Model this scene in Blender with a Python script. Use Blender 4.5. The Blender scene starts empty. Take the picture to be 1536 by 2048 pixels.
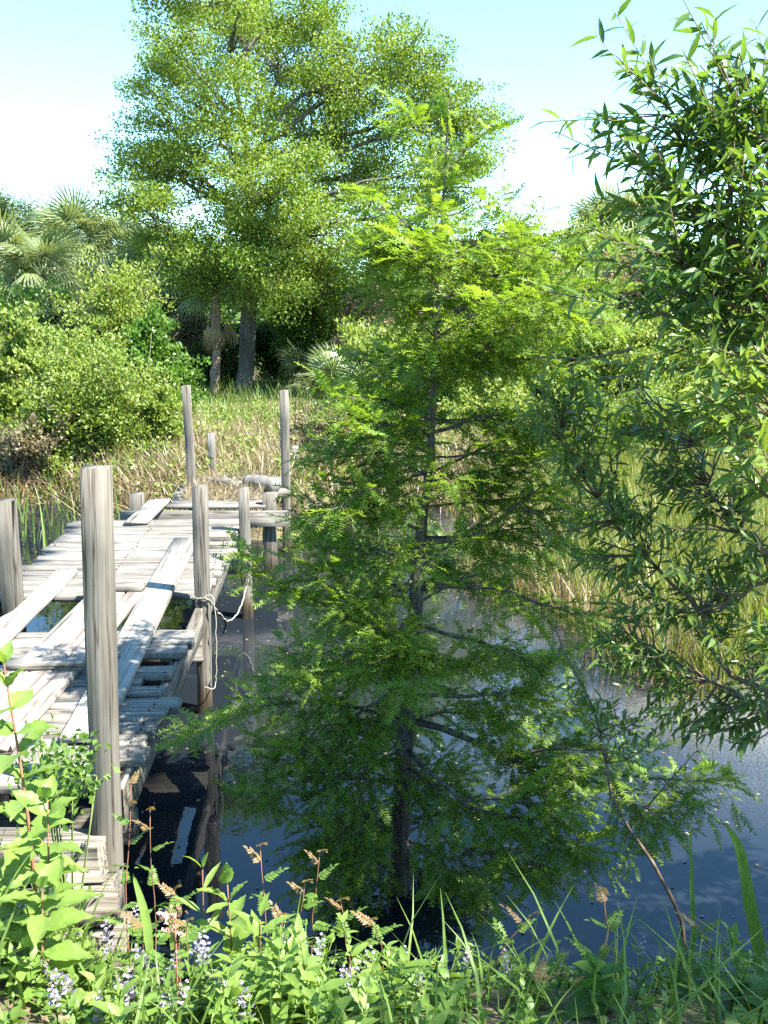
import bpy, math
import numpy as np
from mathutils import Matrix, Vector
rng = np.random.default_rng(7)
R = math.radians
scene = bpy.context.scene
COL = scene.collection

# ------------------------------------------------------------------ camera
CAM_Z, PITCH, FPX = 2.55, R(11.6), 1991.0
cd = bpy.data.cameras.new('camera'); cam = bpy.data.objects.new('camera', cd); COL.objects.link(cam)
cam.location = (0, 0, CAM_Z); cam.rotation_euler = (R(90) - PITCH, 0, 0)
cd.sensor_fit = 'VERTICAL'; cd.sensor_height = 36; cd.lens = FPX / 2048 * 36
cd.clip_start = 0.05; cd.clip_end = 2000
scene.camera = cam

# ------------------------------------------------------------------ light
SUN_EL, SUN_AZ = R(52), math.atan2(0.91, -0.41)
world = bpy.data.worlds.new('World'); scene.world = world; world.use_nodes = True
wn = world.node_tree; bg = wn.nodes['Background']
sky = wn.nodes.new('ShaderNodeTexSky'); sky.sky_type = 'NISHITA'; sky.sun_disc = False
sky.sun_elevation = SUN_EL; sky.sun_rotation = SUN_AZ; sky.air_density = 1.0; sky.dust_density = 0.1; sky.ozone_density = 1.6
tn = wn.nodes.new('ShaderNodeMix'); tn.data_type = 'RGBA'; tn.blend_type = 'MULTIPLY'; tn.inputs[0].default_value = 1; tn.inputs[7].default_value = (.68, .97, 1.03, 1)   # the camera's cool white balance, over the whole sky
wn.links.new(sky.outputs[0], tn.inputs[6]); wn.links.new(tn.outputs[2], bg.inputs[0]); bg.inputs[1].default_value = 0.085
sd = bpy.data.lights.new('sun', 'SUN'); sd.energy = 4.3; sd.angle = R(0.5); sd.color = (1.0, 0.95, 0.86)
sun = bpy.data.objects.new('sun', sd); COL.objects.link(sun)
to_sun = Vector((math.sin(SUN_AZ) * math.cos(SUN_EL), math.cos(SUN_AZ) * math.cos(SUN_EL), math.sin(SUN_EL)))
sun.rotation_euler = (-to_sun).to_track_quat('-Z', 'Y').to_euler(); sun.location = to_sun * 60
vs = scene.view_settings
vs.view_transform = 'Standard'; vs.look = 'None'; vs.gamma = 1; vs.use_curve_mapping = False; vs.exposure = 2.6
scene.cycles.max_bounces = 8; scene.cycles.diffuse_bounces = 4; scene.cycles.glossy_bounces = 3
scene.cycles.transmission_bounces = 4; scene.cycles.use_denoising = False
scene.cycles.sample_clamp_indirect = 6

# ------------------------------------------------------------------ picture <-> place
CP, SP = math.cos(PITCH), math.sin(PITCH)
def ray(px, py):
    xc = (np.asarray(px, float) - 768) / FPX; yc = (1024 - np.asarray(py, float)) / FPX
    return np.stack([xc, CP + yc * SP, -SP + yc * CP], -1)
def P(px, py, d):                       # the point seen at px,py that stands d metres ahead
    r = ray(px, py); d = np.asarray(d, float)
    return r * (d / r[..., 1])[..., None] + np.array([0, 0, CAM_Z])
def G(px, py, z):                       # the point seen at px,py at height z
    r = ray(px, py); t = (z - CAM_Z) / r[..., 2]
    return r * np.asarray(t)[..., None] + np.array([0, 0, CAM_Z])

# ------------------------------------------------------------------ helpers
def new_mesh(name, v, t, mat, tint=None, smooth=False):
    me = bpy.data.meshes.new(name)
    v = np.asarray(v, np.float32).reshape(-1, 3); t = np.asarray(t, np.int32).reshape(-1, 3)
    me.vertices.add(len(v)); me.vertices.foreach_set('co', v.ravel())
    me.loops.add(t.size); me.loops.foreach_set('vertex_index', t.ravel())
    me.polygons.add(len(t)); me.polygons.foreach_set('loop_start', np.arange(0, t.size, 3, dtype=np.int32))
    if smooth: me.polygons.foreach_set('use_smooth', np.ones(len(t), bool))
    if tint is not None:
        a = me.attributes.new('tint', 'FLOAT', 'POINT'); a.data.foreach_set('value', np.asarray(tint, np.float32))
    me.materials.append(mat); me.update(calc_edges=True); me.validate()
    return me
def link(name, me, parent=None, kind=None):
    o = bpy.data.objects.new(name, me); COL.objects.link(o)
    if parent is not None: o.parent = parent
    if kind: o['kind'] = kind
    return o
def tag(o, label=None, cat=None, group=None, kind=None):
    if label: o['label'] = label
    if cat: o['category'] = cat
    if group: o['group'] = group
    if kind: o['kind'] = kind
    return o
def thing(name, loc, label, cat, group=None, rz=0):
    o = bpy.data.objects.new(name, None); COL.objects.link(o); o.location = loc; o.rotation_euler = (0, 0, rz)
    o.empty_display_size = 0.1
    return tag(o, label, cat, group)
def part(name, parent, geo, mat, kind=None, smooth=False):          # geo in world coordinates, parent unrotated
    v, t, tint = geo
    o = link(name, new_mesh(name, np.asarray(v) - np.array(parent.location), t, mat, tint, smooth), parent, kind)
    return o
def place(me, name, parent, pos, rot, s=1.0):
    o = link(name, me, parent)
    m = np.eye(4); m[:3, :3] = np.asarray(rot) * s; m[:3, 3] = np.asarray(pos) - (np.array(parent.location) if parent is not None else 0)
    o.matrix_basis = Matrix(m.tolist())
    return o
def norm(a): return a / (np.linalg.norm(a, axis=-1, keepdims=True) + 1e-9)
def frames(d, up):                      # columns: side, d, normal
    d = norm(np.asarray(d, float)); s = norm(np.cross(d, up)); n = np.cross(s, d)
    return np.stack([s, d, n], -1)
def stamp(tmpl, pos, rot, s, tint):
    tv, tt = tmpl; n = len(pos); s = np.broadcast_to(np.asarray(s, float), (n,))
    v = np.einsum('nij,kj->nki', rot, tv) * s[:, None, None] + pos[:, None, :]
    t = tt[None] + (np.arange(n) * len(tv))[:, None, None]
    return v.reshape(-1, 3), t.reshape(-1, 3), np.repeat(np.broadcast_to(tint, (n,)), len(tv))
def join(geos):
    geos = [g for g in geos if g is not None and len(g[0])]
    off = 0; V = []; T = []; A = []
    for v, t, a in geos:
        V.append(v); T.append(np.asarray(t) + off); A.append(a if a is not None else np.full(len(v), .5)); off += len(v)
    return np.concatenate(V), np.concatenate(T), np.concatenate(A)
def tube(path, rad, sides=6, tint=.5):
    p = np.asarray(path, float); n = len(p); rad = np.broadcast_to(np.asarray(rad, float), (n,))
    tg = norm(np.gradient(p, axis=0)); ref = np.array([0.31, 0.17, .93]) if abs(tg[0, 2]) < .8 else np.array([.95, .2, .1])
    s = norm(np.cross(tg, ref)); b = np.cross(s, tg)
    a = np.arange(sides) * 2 * math.pi / sides
    v = p[:, None] + rad[:, None, None] * (np.cos(a)[None, :, None] * s[:, None] + np.sin(a)[None, :, None] * b[:, None])
    v = v.reshape(-1, 3); i = np.arange(n - 1)[:, None] * sides; j = np.arange(sides)[None]; k = (j + 1) % sides
    q = np.stack([i + j, i + k, i + sides + k, i + sides + j], -1).reshape(-1, 4)
    t = np.concatenate([q[:, [0, 1, 2]], q[:, [0, 2, 3]]])
    v = np.concatenate([v, p[-1:], p[:1]]); e = (n - 1) * sides; jj = np.arange(sides); kk = (jj + 1) % sides
    t = np.concatenate([t, np.stack([e + jj, e + kk, np.full(sides, n * sides)], -1), np.stack([kk, jj, np.full(sides, n * sides + 1)], -1)])
    return v, t, np.full(len(v), tint)
def curve(pts, n=12, wob=0.0):
    pts = np.asarray(pts, float); m = len(pts); u = np.linspace(0, m - 1, n); out = []
    ext = np.concatenate([[2 * pts[0] - pts[1]], pts, [2 * pts[-1] - pts[-2]]])
    for x in u:
        i = min(int(x), m - 2); f = x - i; a, b, c, d = ext[i:i + 4]
        out.append(.5 * (2 * b + (c - a) * f + (2 * a - 5 * b + 4 * c - d) * f * f + (3 * b - a - 3 * c + d) * f ** 3))
    out = np.array(out)
    if wob: out[1:-1] += rng.normal(0, wob, out[1:-1].shape)
    return out
def rdir(n): return norm(rng.normal(size=(n, 3)))

# leaf templates: length 1 along +Y, face +Z
LEAF2 = (np.array([[0, 0, 0], [-.32, .48, .08], [0, 1, -.08], [.32, .48, .08]]), np.array([[0, 2, 1], [0, 3, 2]]))
def lance(w=.16, curl=.18, fold=.05, twist=0.):
    ys = [0, .12, .38, .7, 1.0]; ws = [.02, .6, 1, .7, 0]; v = []; t = []
    for y, q in zip(ys, ws):
        z = -curl * y * y; a = twist * y
        for sgn in (-1, 0, 1):
            x = sgn * q * w; zz = fold * abs(sgn) * q
            v.append([x * math.cos(a), y, z + zz + x * math.sin(a)])
    for i in range(4):
        for j in range(2):
            a = i * 3 + j; t += [[a, a + 1, a + 4], [a, a + 4, a + 3]]
    return np.array(v), np.array(t)
def ovate(w=.3, curl=.2, fold=.08, wave=.02, nseg=9):
    v = []; t = []; k = 5
    for i in range(nseg + 1):
        y = i / nseg; q = w * (math.sin(math.pi * y ** .8) ** .8 if 0 < y < 1 else 0) * (1 + .05 * (-1) ** i)
        for j in range(k):
            s = (j - 2) / 2
            v.append([s * q, y - .06 * abs(s) * (1 if j in (0, 4) else .6), -curl * y * y + fold * abs(s) * q / w + wave * (-1) ** i * (abs(s) > .2) + wave * math.sin(7 * y + 2 * s)])
    for i in range(nseg):
        for j in range(k - 1):
            a = i * k + j; t += [[a, a + 1, a + k + 1], [a, a + k + 1, a + k]]
    return np.array(v), np.array(t)
def frond_tmpl(pairs=11, droop=.12, wd=.05, ln=.19):
    v = [[-.008, 0, 0], [.008, 0, 0], [0, 1, -droop]]; t = [[0, 1, 2]]
    for i in range(pairs):
        y = .06 + .9 * i / (pairs - 1); L = ln * (math.sin(math.pi * (.12 + .82 * y)) ** .6); z = -droop * y * y
        for s in (-1, 1):
            b = len(v); zz = .03 * rng.normal()
            v += [[0, y - wd * .6, z], [0, y + wd * .6, z], [s * L * .55, y + wd * .9 + L * .22, z + zz + .012], [s * L, y + L * .42, z + zz - .01]]
            t += [[b, b + 2, b + 1], [b + 0, b + 3, b + 2]] if s > 0 else [[b, b + 1, b + 2], [b, b + 2, b + 3]]
    return np.array(v), np.array(t)
def blade_tmpl(w=.012, bend=.25):
    ys = [0, .4, .75, 1]; v = []; t = []
    for i, y in enumerate(ys):
        q = w * (1 - y ** 2) + .0006; z = y * (1 - .12 * bend * y); b = bend * y * y
        v += [[-q, b, z], [q, b, z]]
    for i in range(3):
        a = 2 * i; t += [[a, a + 1, a + 3], [a, a + 3, a + 2]]
    return np.array(v), np.array(t)

# ------------------------------------------------------------------ materials
def nodes(name):
    m = bpy.data.materials.new(name); m.use_nodes = True; nt = m.node_tree
    return m, nt, nt.nodes['Principled BSDF'], nt.nodes['Material Output']
def ramp(nt, stops, interp='LINEAR'):
    r = nt.nodes.new('ShaderNodeValToRGB'); e = r.color_ramp.elements; r.color_ramp.interpolation = interp
    while len(e) < len(stops): e.new(.5)
    for x, (p, c) in zip(e, stops): x.position = p; x.color = (*c, 1)
    return r
def leafmat(name, stops, trans=.4, tcol=1.35, rough=.42, spec=.35):
    m, nt, b, out = nodes(name)
    at = nt.nodes.new('ShaderNodeAttribute'); at.attribute_name = 'tint'
    oi = nt.nodes.new('ShaderNodeObjectInfo')
    ns = nt.nodes.new('ShaderNodeTexNoise'); ns.inputs['Scale'].default_value = 9; ns.inputs['Detail'].default_value = 3
    geo = nt.nodes.new('ShaderNodeNewGeometry'); nt.links.new(geo.outputs['Position'], ns.inputs['Vector'])
    ad = nt.nodes.new('ShaderNodeMath'); ad.operation = 'MULTIPLY_ADD'; ad.inputs[1].default_value = .35
    nt.links.new(ns.outputs[0], ad.inputs[0]); nt.links.new(at.outputs['Fac'], ad.inputs[2])
    a2 = nt.nodes.new('ShaderNodeMath'); a2.operation = 'MULTIPLY_ADD'; a2.inputs[1].default_value = .2
    nt.links.new(oi.outputs['Random'], a2.inputs[0]); nt.links.new(ad.outputs[0], a2.inputs[2])
    a3 = nt.nodes.new('ShaderNodeMath'); a3.operation = 'SUBTRACT'; a3.inputs[1].default_value = .27
    nt.links.new(a2.outputs[0], a3.inputs[0])
    r0 = ramp(nt, stops); nt.links.new(a3.outputs[0], r0.inputs[0])
    n4 = nt.nodes.new('ShaderNodeTexNoise'); n4.inputs['Scale'].default_value = 55; n4.inputs['Detail'].default_value = 2; nt.links.new(geo.outputs['Position'], n4.inputs['Vector'])
    sp = ramp(nt, [(.3, (.8, .84, .8)), (.5, (1, 1, 1)), (.68, (1.1, 1.05, 1)), (.74, (1.15, .75, .6))]); nt.links.new(n4.outputs[0], sp.inputs[0])
    r = nt.nodes.new('ShaderNodeMix'); r.data_type = 'RGBA'; r.blend_type = 'MULTIPLY'; r.inputs[0].default_value = 1
    nt.links.new(r0.outputs[0], r.inputs[6]); nt.links.new(sp.outputs[0], r.inputs[7])
    nt.links.new(r.outputs[2], b.inputs['Base Color']); b.inputs['Roughness'].default_value = rough
    b.inputs['Specular IOR Level'].default_value = spec
    tr = nt.nodes.new('ShaderNodeBsdfTranslucent'); mx = nt.nodes.new('ShaderNodeMixShader'); mx.inputs[0].default_value = trans
    tm = nt.nodes.new('ShaderNodeMix'); tm.data_type = 'RGBA'; tm.blend_type = 'MULTIPLY'; tm.inputs[0].default_value = 1
    tm.inputs[7].default_value = (1.25 * tcol, 1.15 * tcol, .55 * tcol, 1)
    nt.links.new(r.outputs[2], tm.inputs[6]); nt.links.new(tm.outputs[2], tr.inputs[0])
    nt.links.new(b.outputs[0], mx.inputs[1]); nt.links.new(tr.outputs[0], mx.inputs[2]); nt.links.new(mx.outputs[0], out.inputs[0])
    return m
def G3(a, b, c): return [(0, a), (.5, b), (1, c)]
M = {}
M['oak'] = leafmat('oak leaf', G3((.08, .14, .018), (.13, .205, .027), (.19, .265, .04)), .38)
M['shrub_lime'] = leafmat('lime shrub leaf', G3((.12, .18, .03), (.17, .235, .045), (.23, .285, .075)), .38)
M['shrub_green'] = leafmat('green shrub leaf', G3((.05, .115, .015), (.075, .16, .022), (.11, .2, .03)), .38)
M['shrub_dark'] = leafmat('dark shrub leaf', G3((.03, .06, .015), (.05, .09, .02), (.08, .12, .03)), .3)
M['shrub_dry'] = leafmat('dry shrub leaf', G3((.12, .1, .06), (.18, .15, .09), (.24, .21, .12)), .3)
M['pine'] = leafmat('pine needle', G3((.05, .085, .025), (.07, .11, .035), (.1, .14, .05)), .25)
M['cypress'] = leafmat('cypress needle', G3((.085, .155, .02), (.125, .21, .028), (.18, .265, .042)), .47, 1.45)
M['bay'] = leafmat('bay leaf', G3((.05, .105, .02), (.075, .145, .026), (.12, .2, .04)), .42, 1.4, .32, .5)
M['lit_young_bay'] = leafmat('sunlit young bay leaf', G3((.09, .16, .03), (.13, .21, .04), (.19, .27, .07)), .4, 1.2, .35, .45)  # yellowish young leaf hue, with sunlight put into the colour by lightening it
M['myrtle'] = leafmat('myrtle leaf', G3((.06, .11, .022), (.09, .15, .03), (.135, .2, .045)), .42, 1.3, .38, .45)
M['herb'] = leafmat('herb leaf', G3((.06, .13, .025), (.1, .18, .035), (.16, .24, .06)), .42)
M['herb_lime'] = leafmat('lime herb leaf', G3((.11, .19, .035), (.155, .245, .05), (.21, .3, .085)), .45)
M['herb_red'] = leafmat('reddish young leaf', G3((.14, .09, .045), (.2, .14, .07), (.17, .17, .06)), .4)
M['marsh'] = leafmat('marsh grass', G3((.085, .125, .02), (.14, .175, .03), (.23, .22, .07)), .35)
M['straw'] = leafmat('dry grass', G3((.15, .115, .07), (.22, .175, .11), (.29, .24, .165)), .3)
M['grass'] = leafmat('green grass', G3((.06, .12, .02), (.1, .17, .03), (.15, .21, .05)), .4)
M['palm'] = leafmat('palm frond', G3((.1, .15, .06), (.16, .21, .09), (.23, .27, .14)), .3, 1.2, .35, .5)
M['palm_dead'] = leafmat('dead palm frond', G3((.2, .15, .08), (.27, .21, .12), (.34, .27, .16)), .2)
M['petal'] = leafmat('lilac petal', G3((.24, .21, .34), (.33, .29, .43), (.44, .4, .52)), .3, .8)
M['bloom_pink'] = leafmat('pink bud', G3((.35, .16, .15), (.45, .25, .2), (.5, .38, .3)), .3, .8)

def bark(name, c0, c1, c2, sc=9, stretch=.25, bump=.5):
    m, nt, b, out = nodes(name)
    tc = nt.nodes.new('ShaderNodeTexCoord'); mp = nt.nodes.new('ShaderNodeMapping'); mp.inputs['Scale'].default_value = (1, 1, stretch)
    n1 = nt.nodes.new('ShaderNodeTexNoise'); n1.inputs['Scale'].default_value = sc; n1.inputs['Detail'].default_value = 7; n1.inputs['Roughness'].default_value = .7
    nt.links.new(tc.outputs['Object'], mp.inputs[0]); nt.links.new(mp.outputs[0], n1.inputs['Vector'])
    r = ramp(nt, [(.3, c0), (.5, c1), (.72, c2)]); nt.links.new(n1.outputs[0], r.inputs[0]); nt.links.new(r.outputs[0], b.inputs['Base Color'])
    bp = nt.nodes.new('ShaderNodeBump'); bp.inputs['Strength'].default_value = bump; bp.inputs['Distance'].default_value = .02
    nt.links.new(n1.outputs[0], bp.inputs['Height']); nt.links.new(bp.outputs[0], b.inputs['Normal']); b.inputs['Roughness'].default_value = .85
    return m
M['bark_oak'] = bark('oak bark', (.05, .045, .04), (.1, .09, .075), (.19, .17, .14), 5)
M['bark_cypress'] = bark('cypress bark', (.035, .03, .025), (.085, .072, .058), (.19, .17, .14), 30, .2)
M['bark_twig'] = bark('brown twig bark', (.06, .04, .025), (.11, .075, .045), (.16, .12, .08), 40, .3)
M['bark_dry'] = bark('dry twig', (.12, .095, .07), (.2, .17, .13), (.28, .25, .2), 30, .3, .1)
M['bark_palm'] = bark('palm trunk', (.13, .09, .06), (.24, .17, .12), (.36, .3, .24), 7, 1.6, .8)
M['stem_red'] = bark('red stem', (.13, .05, .03), (.19, .085, .045), (.22, .13, .07), 30, .3, .1)
M['stem_green'] = bark('green stem', (.08, .13, .03), (.13, .18, .05), (.2, .2, .08), 30, .3, .1)
M['rope'] = bark('rope', (.16, .145, .12), (.25, .23, .19), (.34, .32, .27), 120, 1, .3)
M['rust'] = bark('rusty nail', (.03, .015, .01), (.06, .03, .02), (.1, .05, .03), 60, 1, .1)
M['cable'] = bark('dark cable', (.02, .02, .02), (.035, .033, .03), (.06, .055, .05), 60, 1, .1)
M['canvas'] = bark('grey canvas', (.08, .075, .065), (.12, .113, .1), (.17, .16, .145), 14, .6, .3)

def wood(name, dark, mid, light, crack=.55, lichen=.0):
    m, nt, b, out = nodes(name)
    tc = nt.nodes.new('ShaderNodeTexCoord'); oi = nt.nodes.new('ShaderNodeObjectInfo')
    sh = nt.nodes.new('ShaderNodeVectorMath'); sh.operation = 'ADD'; mlt = nt.nodes.new('ShaderNodeVectorMath'); mlt.operation = 'MULTIPLY'
    cmb = nt.nodes.new('ShaderNodeCombineXYZ')
    for i in range(3): nt.links.new(oi.outputs['Random'], cmb.inputs[i])
    mlt.inputs[1].default_value = (31, 17, 23); nt.links.new(cmb.outputs[0], mlt.inputs[0])
    nt.links.new(tc.outputs['Object'], sh.inputs[0]); nt.links.new(mlt.outputs[0], sh.inputs[1])
    def nz(scale, detail, rough=.6, dist=0.):
        mp = nt.nodes.new('ShaderNodeMapping'); mp.inputs['Scale'].default_value = scale
        n = nt.nodes.new('ShaderNodeTexNoise'); n.inputs['Scale'].default_value = 1; n.inputs['Detail'].default_value = detail
        n.inputs['Roughness'].default_value = rough; n.inputs['Distortion'].default_value = dist
        nt.links.new(sh.outputs[0], mp.inputs[0]); nt.links.new(mp.outputs[0], n.inputs['Vector']); return n
    grain = nz((1.6, 70, 70), 5, .65, .4); big = nz((2.5, 9, 9), 4); fine = nz((9, 220, 220), 3); ck = nz((1.1, 34, 34), 3, .5, .2)
    r = ramp(nt, [(.28, dark), (.5, mid), (.7, light)]); nt.links.new(grain.outputs[0], r.inputs[0])
    mx = nt.nodes.new('ShaderNodeMix'); mx.data_type = 'RGBA'; mx.blend_type = 'MULTIPLY'; mx.inputs[0].default_value = 1
    rb = ramp(nt, [(.3, (.72, .7, .66)), (.65, (1.06, 1.05, 1.03))]); nt.links.new(big.outputs[0], rb.inputs[0])
    nt.links.new(r.outputs[0], mx.inputs[6]); nt.links.new(rb.outputs[0], mx.inputs[7])
    rc = ramp(nt, [(crack, (1, 1, 1)), (crack + .05, (.24, .2, .17)), (crack + .09, (1, 1, 1))]); nt.links.new(ck.outputs[0], rc.inputs[0])
    m2 = nt.nodes.new('ShaderNodeMix'); m2.data_type = 'RGBA'; m2.blend_type = 'MULTIPLY'; m2.inputs[0].default_value = .95
    nt.links.new(mx.outputs[2], m2.inputs[6]); nt.links.new(rc.outputs[0], m2.inputs[7])
    rv = nt.nodes.new('ShaderNodeMapRange'); rv.inputs[3].default_value = .8; rv.inputs[4].default_value = 1.12; nt.links.new(oi.outputs['Random'], rv.inputs[0])
    m3 = nt.nodes.new('ShaderNodeVectorMath'); m3.operation = 'SCALE'; nt.links.new(m2.outputs[2], m3.inputs[0]); nt.links.new(rv.outputs[0], m3.inputs['Scale'])
    gp = nt.nodes.new('ShaderNodeNewGeometry'); sx = nt.nodes.new('ShaderNodeSeparateXYZ'); nt.links.new(gp.outputs['Position'], sx.inputs[0])
    wa = nt.nodes.new('ShaderNodeMath'); wa.operation = 'MULTIPLY_ADD'; wa.inputs[1].default_value = -.12; nt.links.new(big.outputs[0], wa.inputs[0]); nt.links.new(sx.outputs[2], wa.inputs[2])
    wl = ramp(nt, [(.0, (.28, .25, .18)), (.06, (.5, .42, .3)), (.16, (1, 1, 1))]); nt.links.new(wa.outputs[0], wl.inputs[0])
    m4 = nt.nodes.new('ShaderNodeMix'); m4.data_type = 'RGBA'; m4.blend_type = 'MULTIPLY'; m4.inputs[0].default_value = 1
    nt.links.new(m3.outputs[0], m4.inputs[6]); nt.links.new(wl.outputs[0], m4.inputs[7])
    nt.links.new(m4.outputs[2], b.inputs['Base Color']); b.inputs['Roughness'].default_value = .8; b.inputs['Specular IOR Level'].default_value = .25
    hm = nt.nodes.new('ShaderNodeMath'); hm.operation = 'MULTIPLY_ADD'; hm.inputs[1].default_value = .5
    nt.links.new(fine.outputs[0], hm.inputs[0]); nt.links.new(grain.outputs[0], hm.inputs[2])
    h2 = nt.nodes.new('ShaderNodeMath'); h2.operation = 'MULTIPLY'; nt.links.new(hm.outputs[0], h2.inputs[0]); nt.links.new(rc.outputs[0], h2.inputs[1])
    bp = nt.nodes.new('ShaderNodeBump'); bp.inputs['Strength'].default_value = .35; bp.inputs['Distance'].default_value = .0025
    nt.links.new(h2.outputs[0], bp.inputs['Height']); nt.links.new(bp.outputs[0], b.inputs['Normal'])
    return m
M['deck'] = wood('weathered deck wood', (.08, .073, .064), (.175, .166, .15), (.255, .243, .222))
M['post'] = wood('weathered post wood', (.085, .077, .064), (.135, .125, .107), (.18, .17, .15), .535)
M['plank'] = wood('loose plank wood', (.14, .125, .11), (.25, .235, .21), (.33, .31, .28), .6)
M['plank_red'] = wood('reddish plank wood', (.15, .115, .095), (.26, .225, .195), (.32, .29, .26), .6)
M['oldbeam'] = wood('old mossy beam', (.07, .06, .05), (.14, .13, .11), (.22, .21, .185), .52)

# ------------------------------------------------------------------ the setting
def smooth(a, b, x): t = np.clip((x - a) / (b - a + 1e-12), 0, 1); return t * t * (3 - 2 * t)
def wob(x, y, s=1.0): return .5 * np.sin(1.3 * x * s + 2.1) * np.cos(1.7 * y * s + .4) + .3 * np.sin(3.1 * x * s - 2.3 * y * s) + .2 * np.sin(6.3 * x * s + 5.1 * y * s)
def ground_z(x, y):
    x = np.asarray(x, float); y = np.asarray(y, float)
    n0 = 1.75 + .18 * np.sin(1.1 * x + .5) - .25 * smooth(.2, 2.5, x) + .5 * smooth(1.2, 2.2, x) + .6 * smooth(-.6, -1.15, x)
    near = .98 - 1.55 * smooth(n0, n0 + 1.95, y) + .03 * wob(x, y, 1.5)
    shore = 12.3 + 3.4 * smooth(.6, 4.5, x) + .5 * np.sin(.9 * x) - 1.0 * np.exp(-((x + 1.7) / 1.1) ** 2) + .25 * np.sin(2.7 * x + 1)
    far = -.5 + .9 * smooth(shore - 1.6, shore + 1.6, y) + .06 * wob(x, y, .6) + .35 * smooth(40, 120, y)
    z = np.where(y < 6, near, far)
    side = 1.0 - 1.6 * smooth(0, 2.0, 9 - x - .12 * y) ; z = np.maximum(z, np.where(y < 14, side, -9) * 1.0)
    return z
def build_ground():
    xs = np.concatenate([np.linspace(-300, -22, 14), np.arange(-20, -4, .5), np.arange(-4, 4, .11), np.arange(4, 20, .5), np.linspace(22, 300, 14)])
    ys = np.concatenate([np.linspace(-200, -6, 10), np.arange(-5, 1.4, .4), np.arange(1.4, 4.6, .08), np.arange(4.6, 10, .5), np.arange(10, 18, .18), np.arange(18, 50, 1.2), np.linspace(52, 600, 16)])
    X, Y = np.meshgrid(xs, ys); Z = ground_z(X, Y); n = len(xs)
    v = np.stack([X, Y, Z], -1).reshape(-1, 3)
    i = (np.arange(len(ys) - 1)[:, None] * n + np.arange(n - 1)[None]).ravel()
    t = np.concatenate([np.stack([i, i + 1, i + n + 1], -1), np.stack([i, i + n + 1, i + n], -1)])
    m, nt, b, out = nodes('soil and litter')
    tc = nt.nodes.new('ShaderNodeTexCoord'); n1 = nt.nodes.new('ShaderNodeTexNoise'); n1.inputs['Scale'].default_value = 2.5; n1.inputs['Detail'].default_value = 8
    n2 = nt.nodes.new('ShaderNodeTexNoise'); n2.inputs['Scale'].default_value = 38; n2.inputs['Detail'].default_value = 5
    for q in (n1, n2): nt.links.new(tc.outputs['Object'], q.inputs['Vector'])
    r1 = ramp(nt, [(.35, (.07, .055, .035)), (.5, (.14, .11, .065)), (.66, (.09, .11, .035))]); r2 = ramp(nt, [(.3, (.55, .52, .5)), (.7, (1.3, 1.25, 1.15))])
    nt.links.new(n1.outputs[0], r1.inputs[0]); nt.links.new(n2.outputs[0], r2.inputs[0])
    mx = nt.nodes.new('ShaderNodeMix'); mx.data_type = 'RGBA'; mx.blend_type = 'MULTIPLY'; mx.inputs[0].default_value = 1
    nt.links.new(r1.outputs[0], mx.inputs[6]); nt.links.new(r2.outputs[0], mx.inputs[7]); nt.links.new(mx.outputs[2], b.inputs['Base Color'])
    bp = nt.nodes.new('ShaderNodeBump'); bp.inputs['Distance'].default_value = .03; nt.links.new(n2.outputs[0], bp.inputs['Height']); nt.links.new(bp.outputs[0], b.inputs['Normal'])
    b.inputs['Roughness'].default_value = .95
    tag(link('ground', new_mesh('ground', v, t, m, None, True)), 'brown soil banks with leaf litter around the pond', 'ground', kind='structure')
build_ground()
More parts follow.
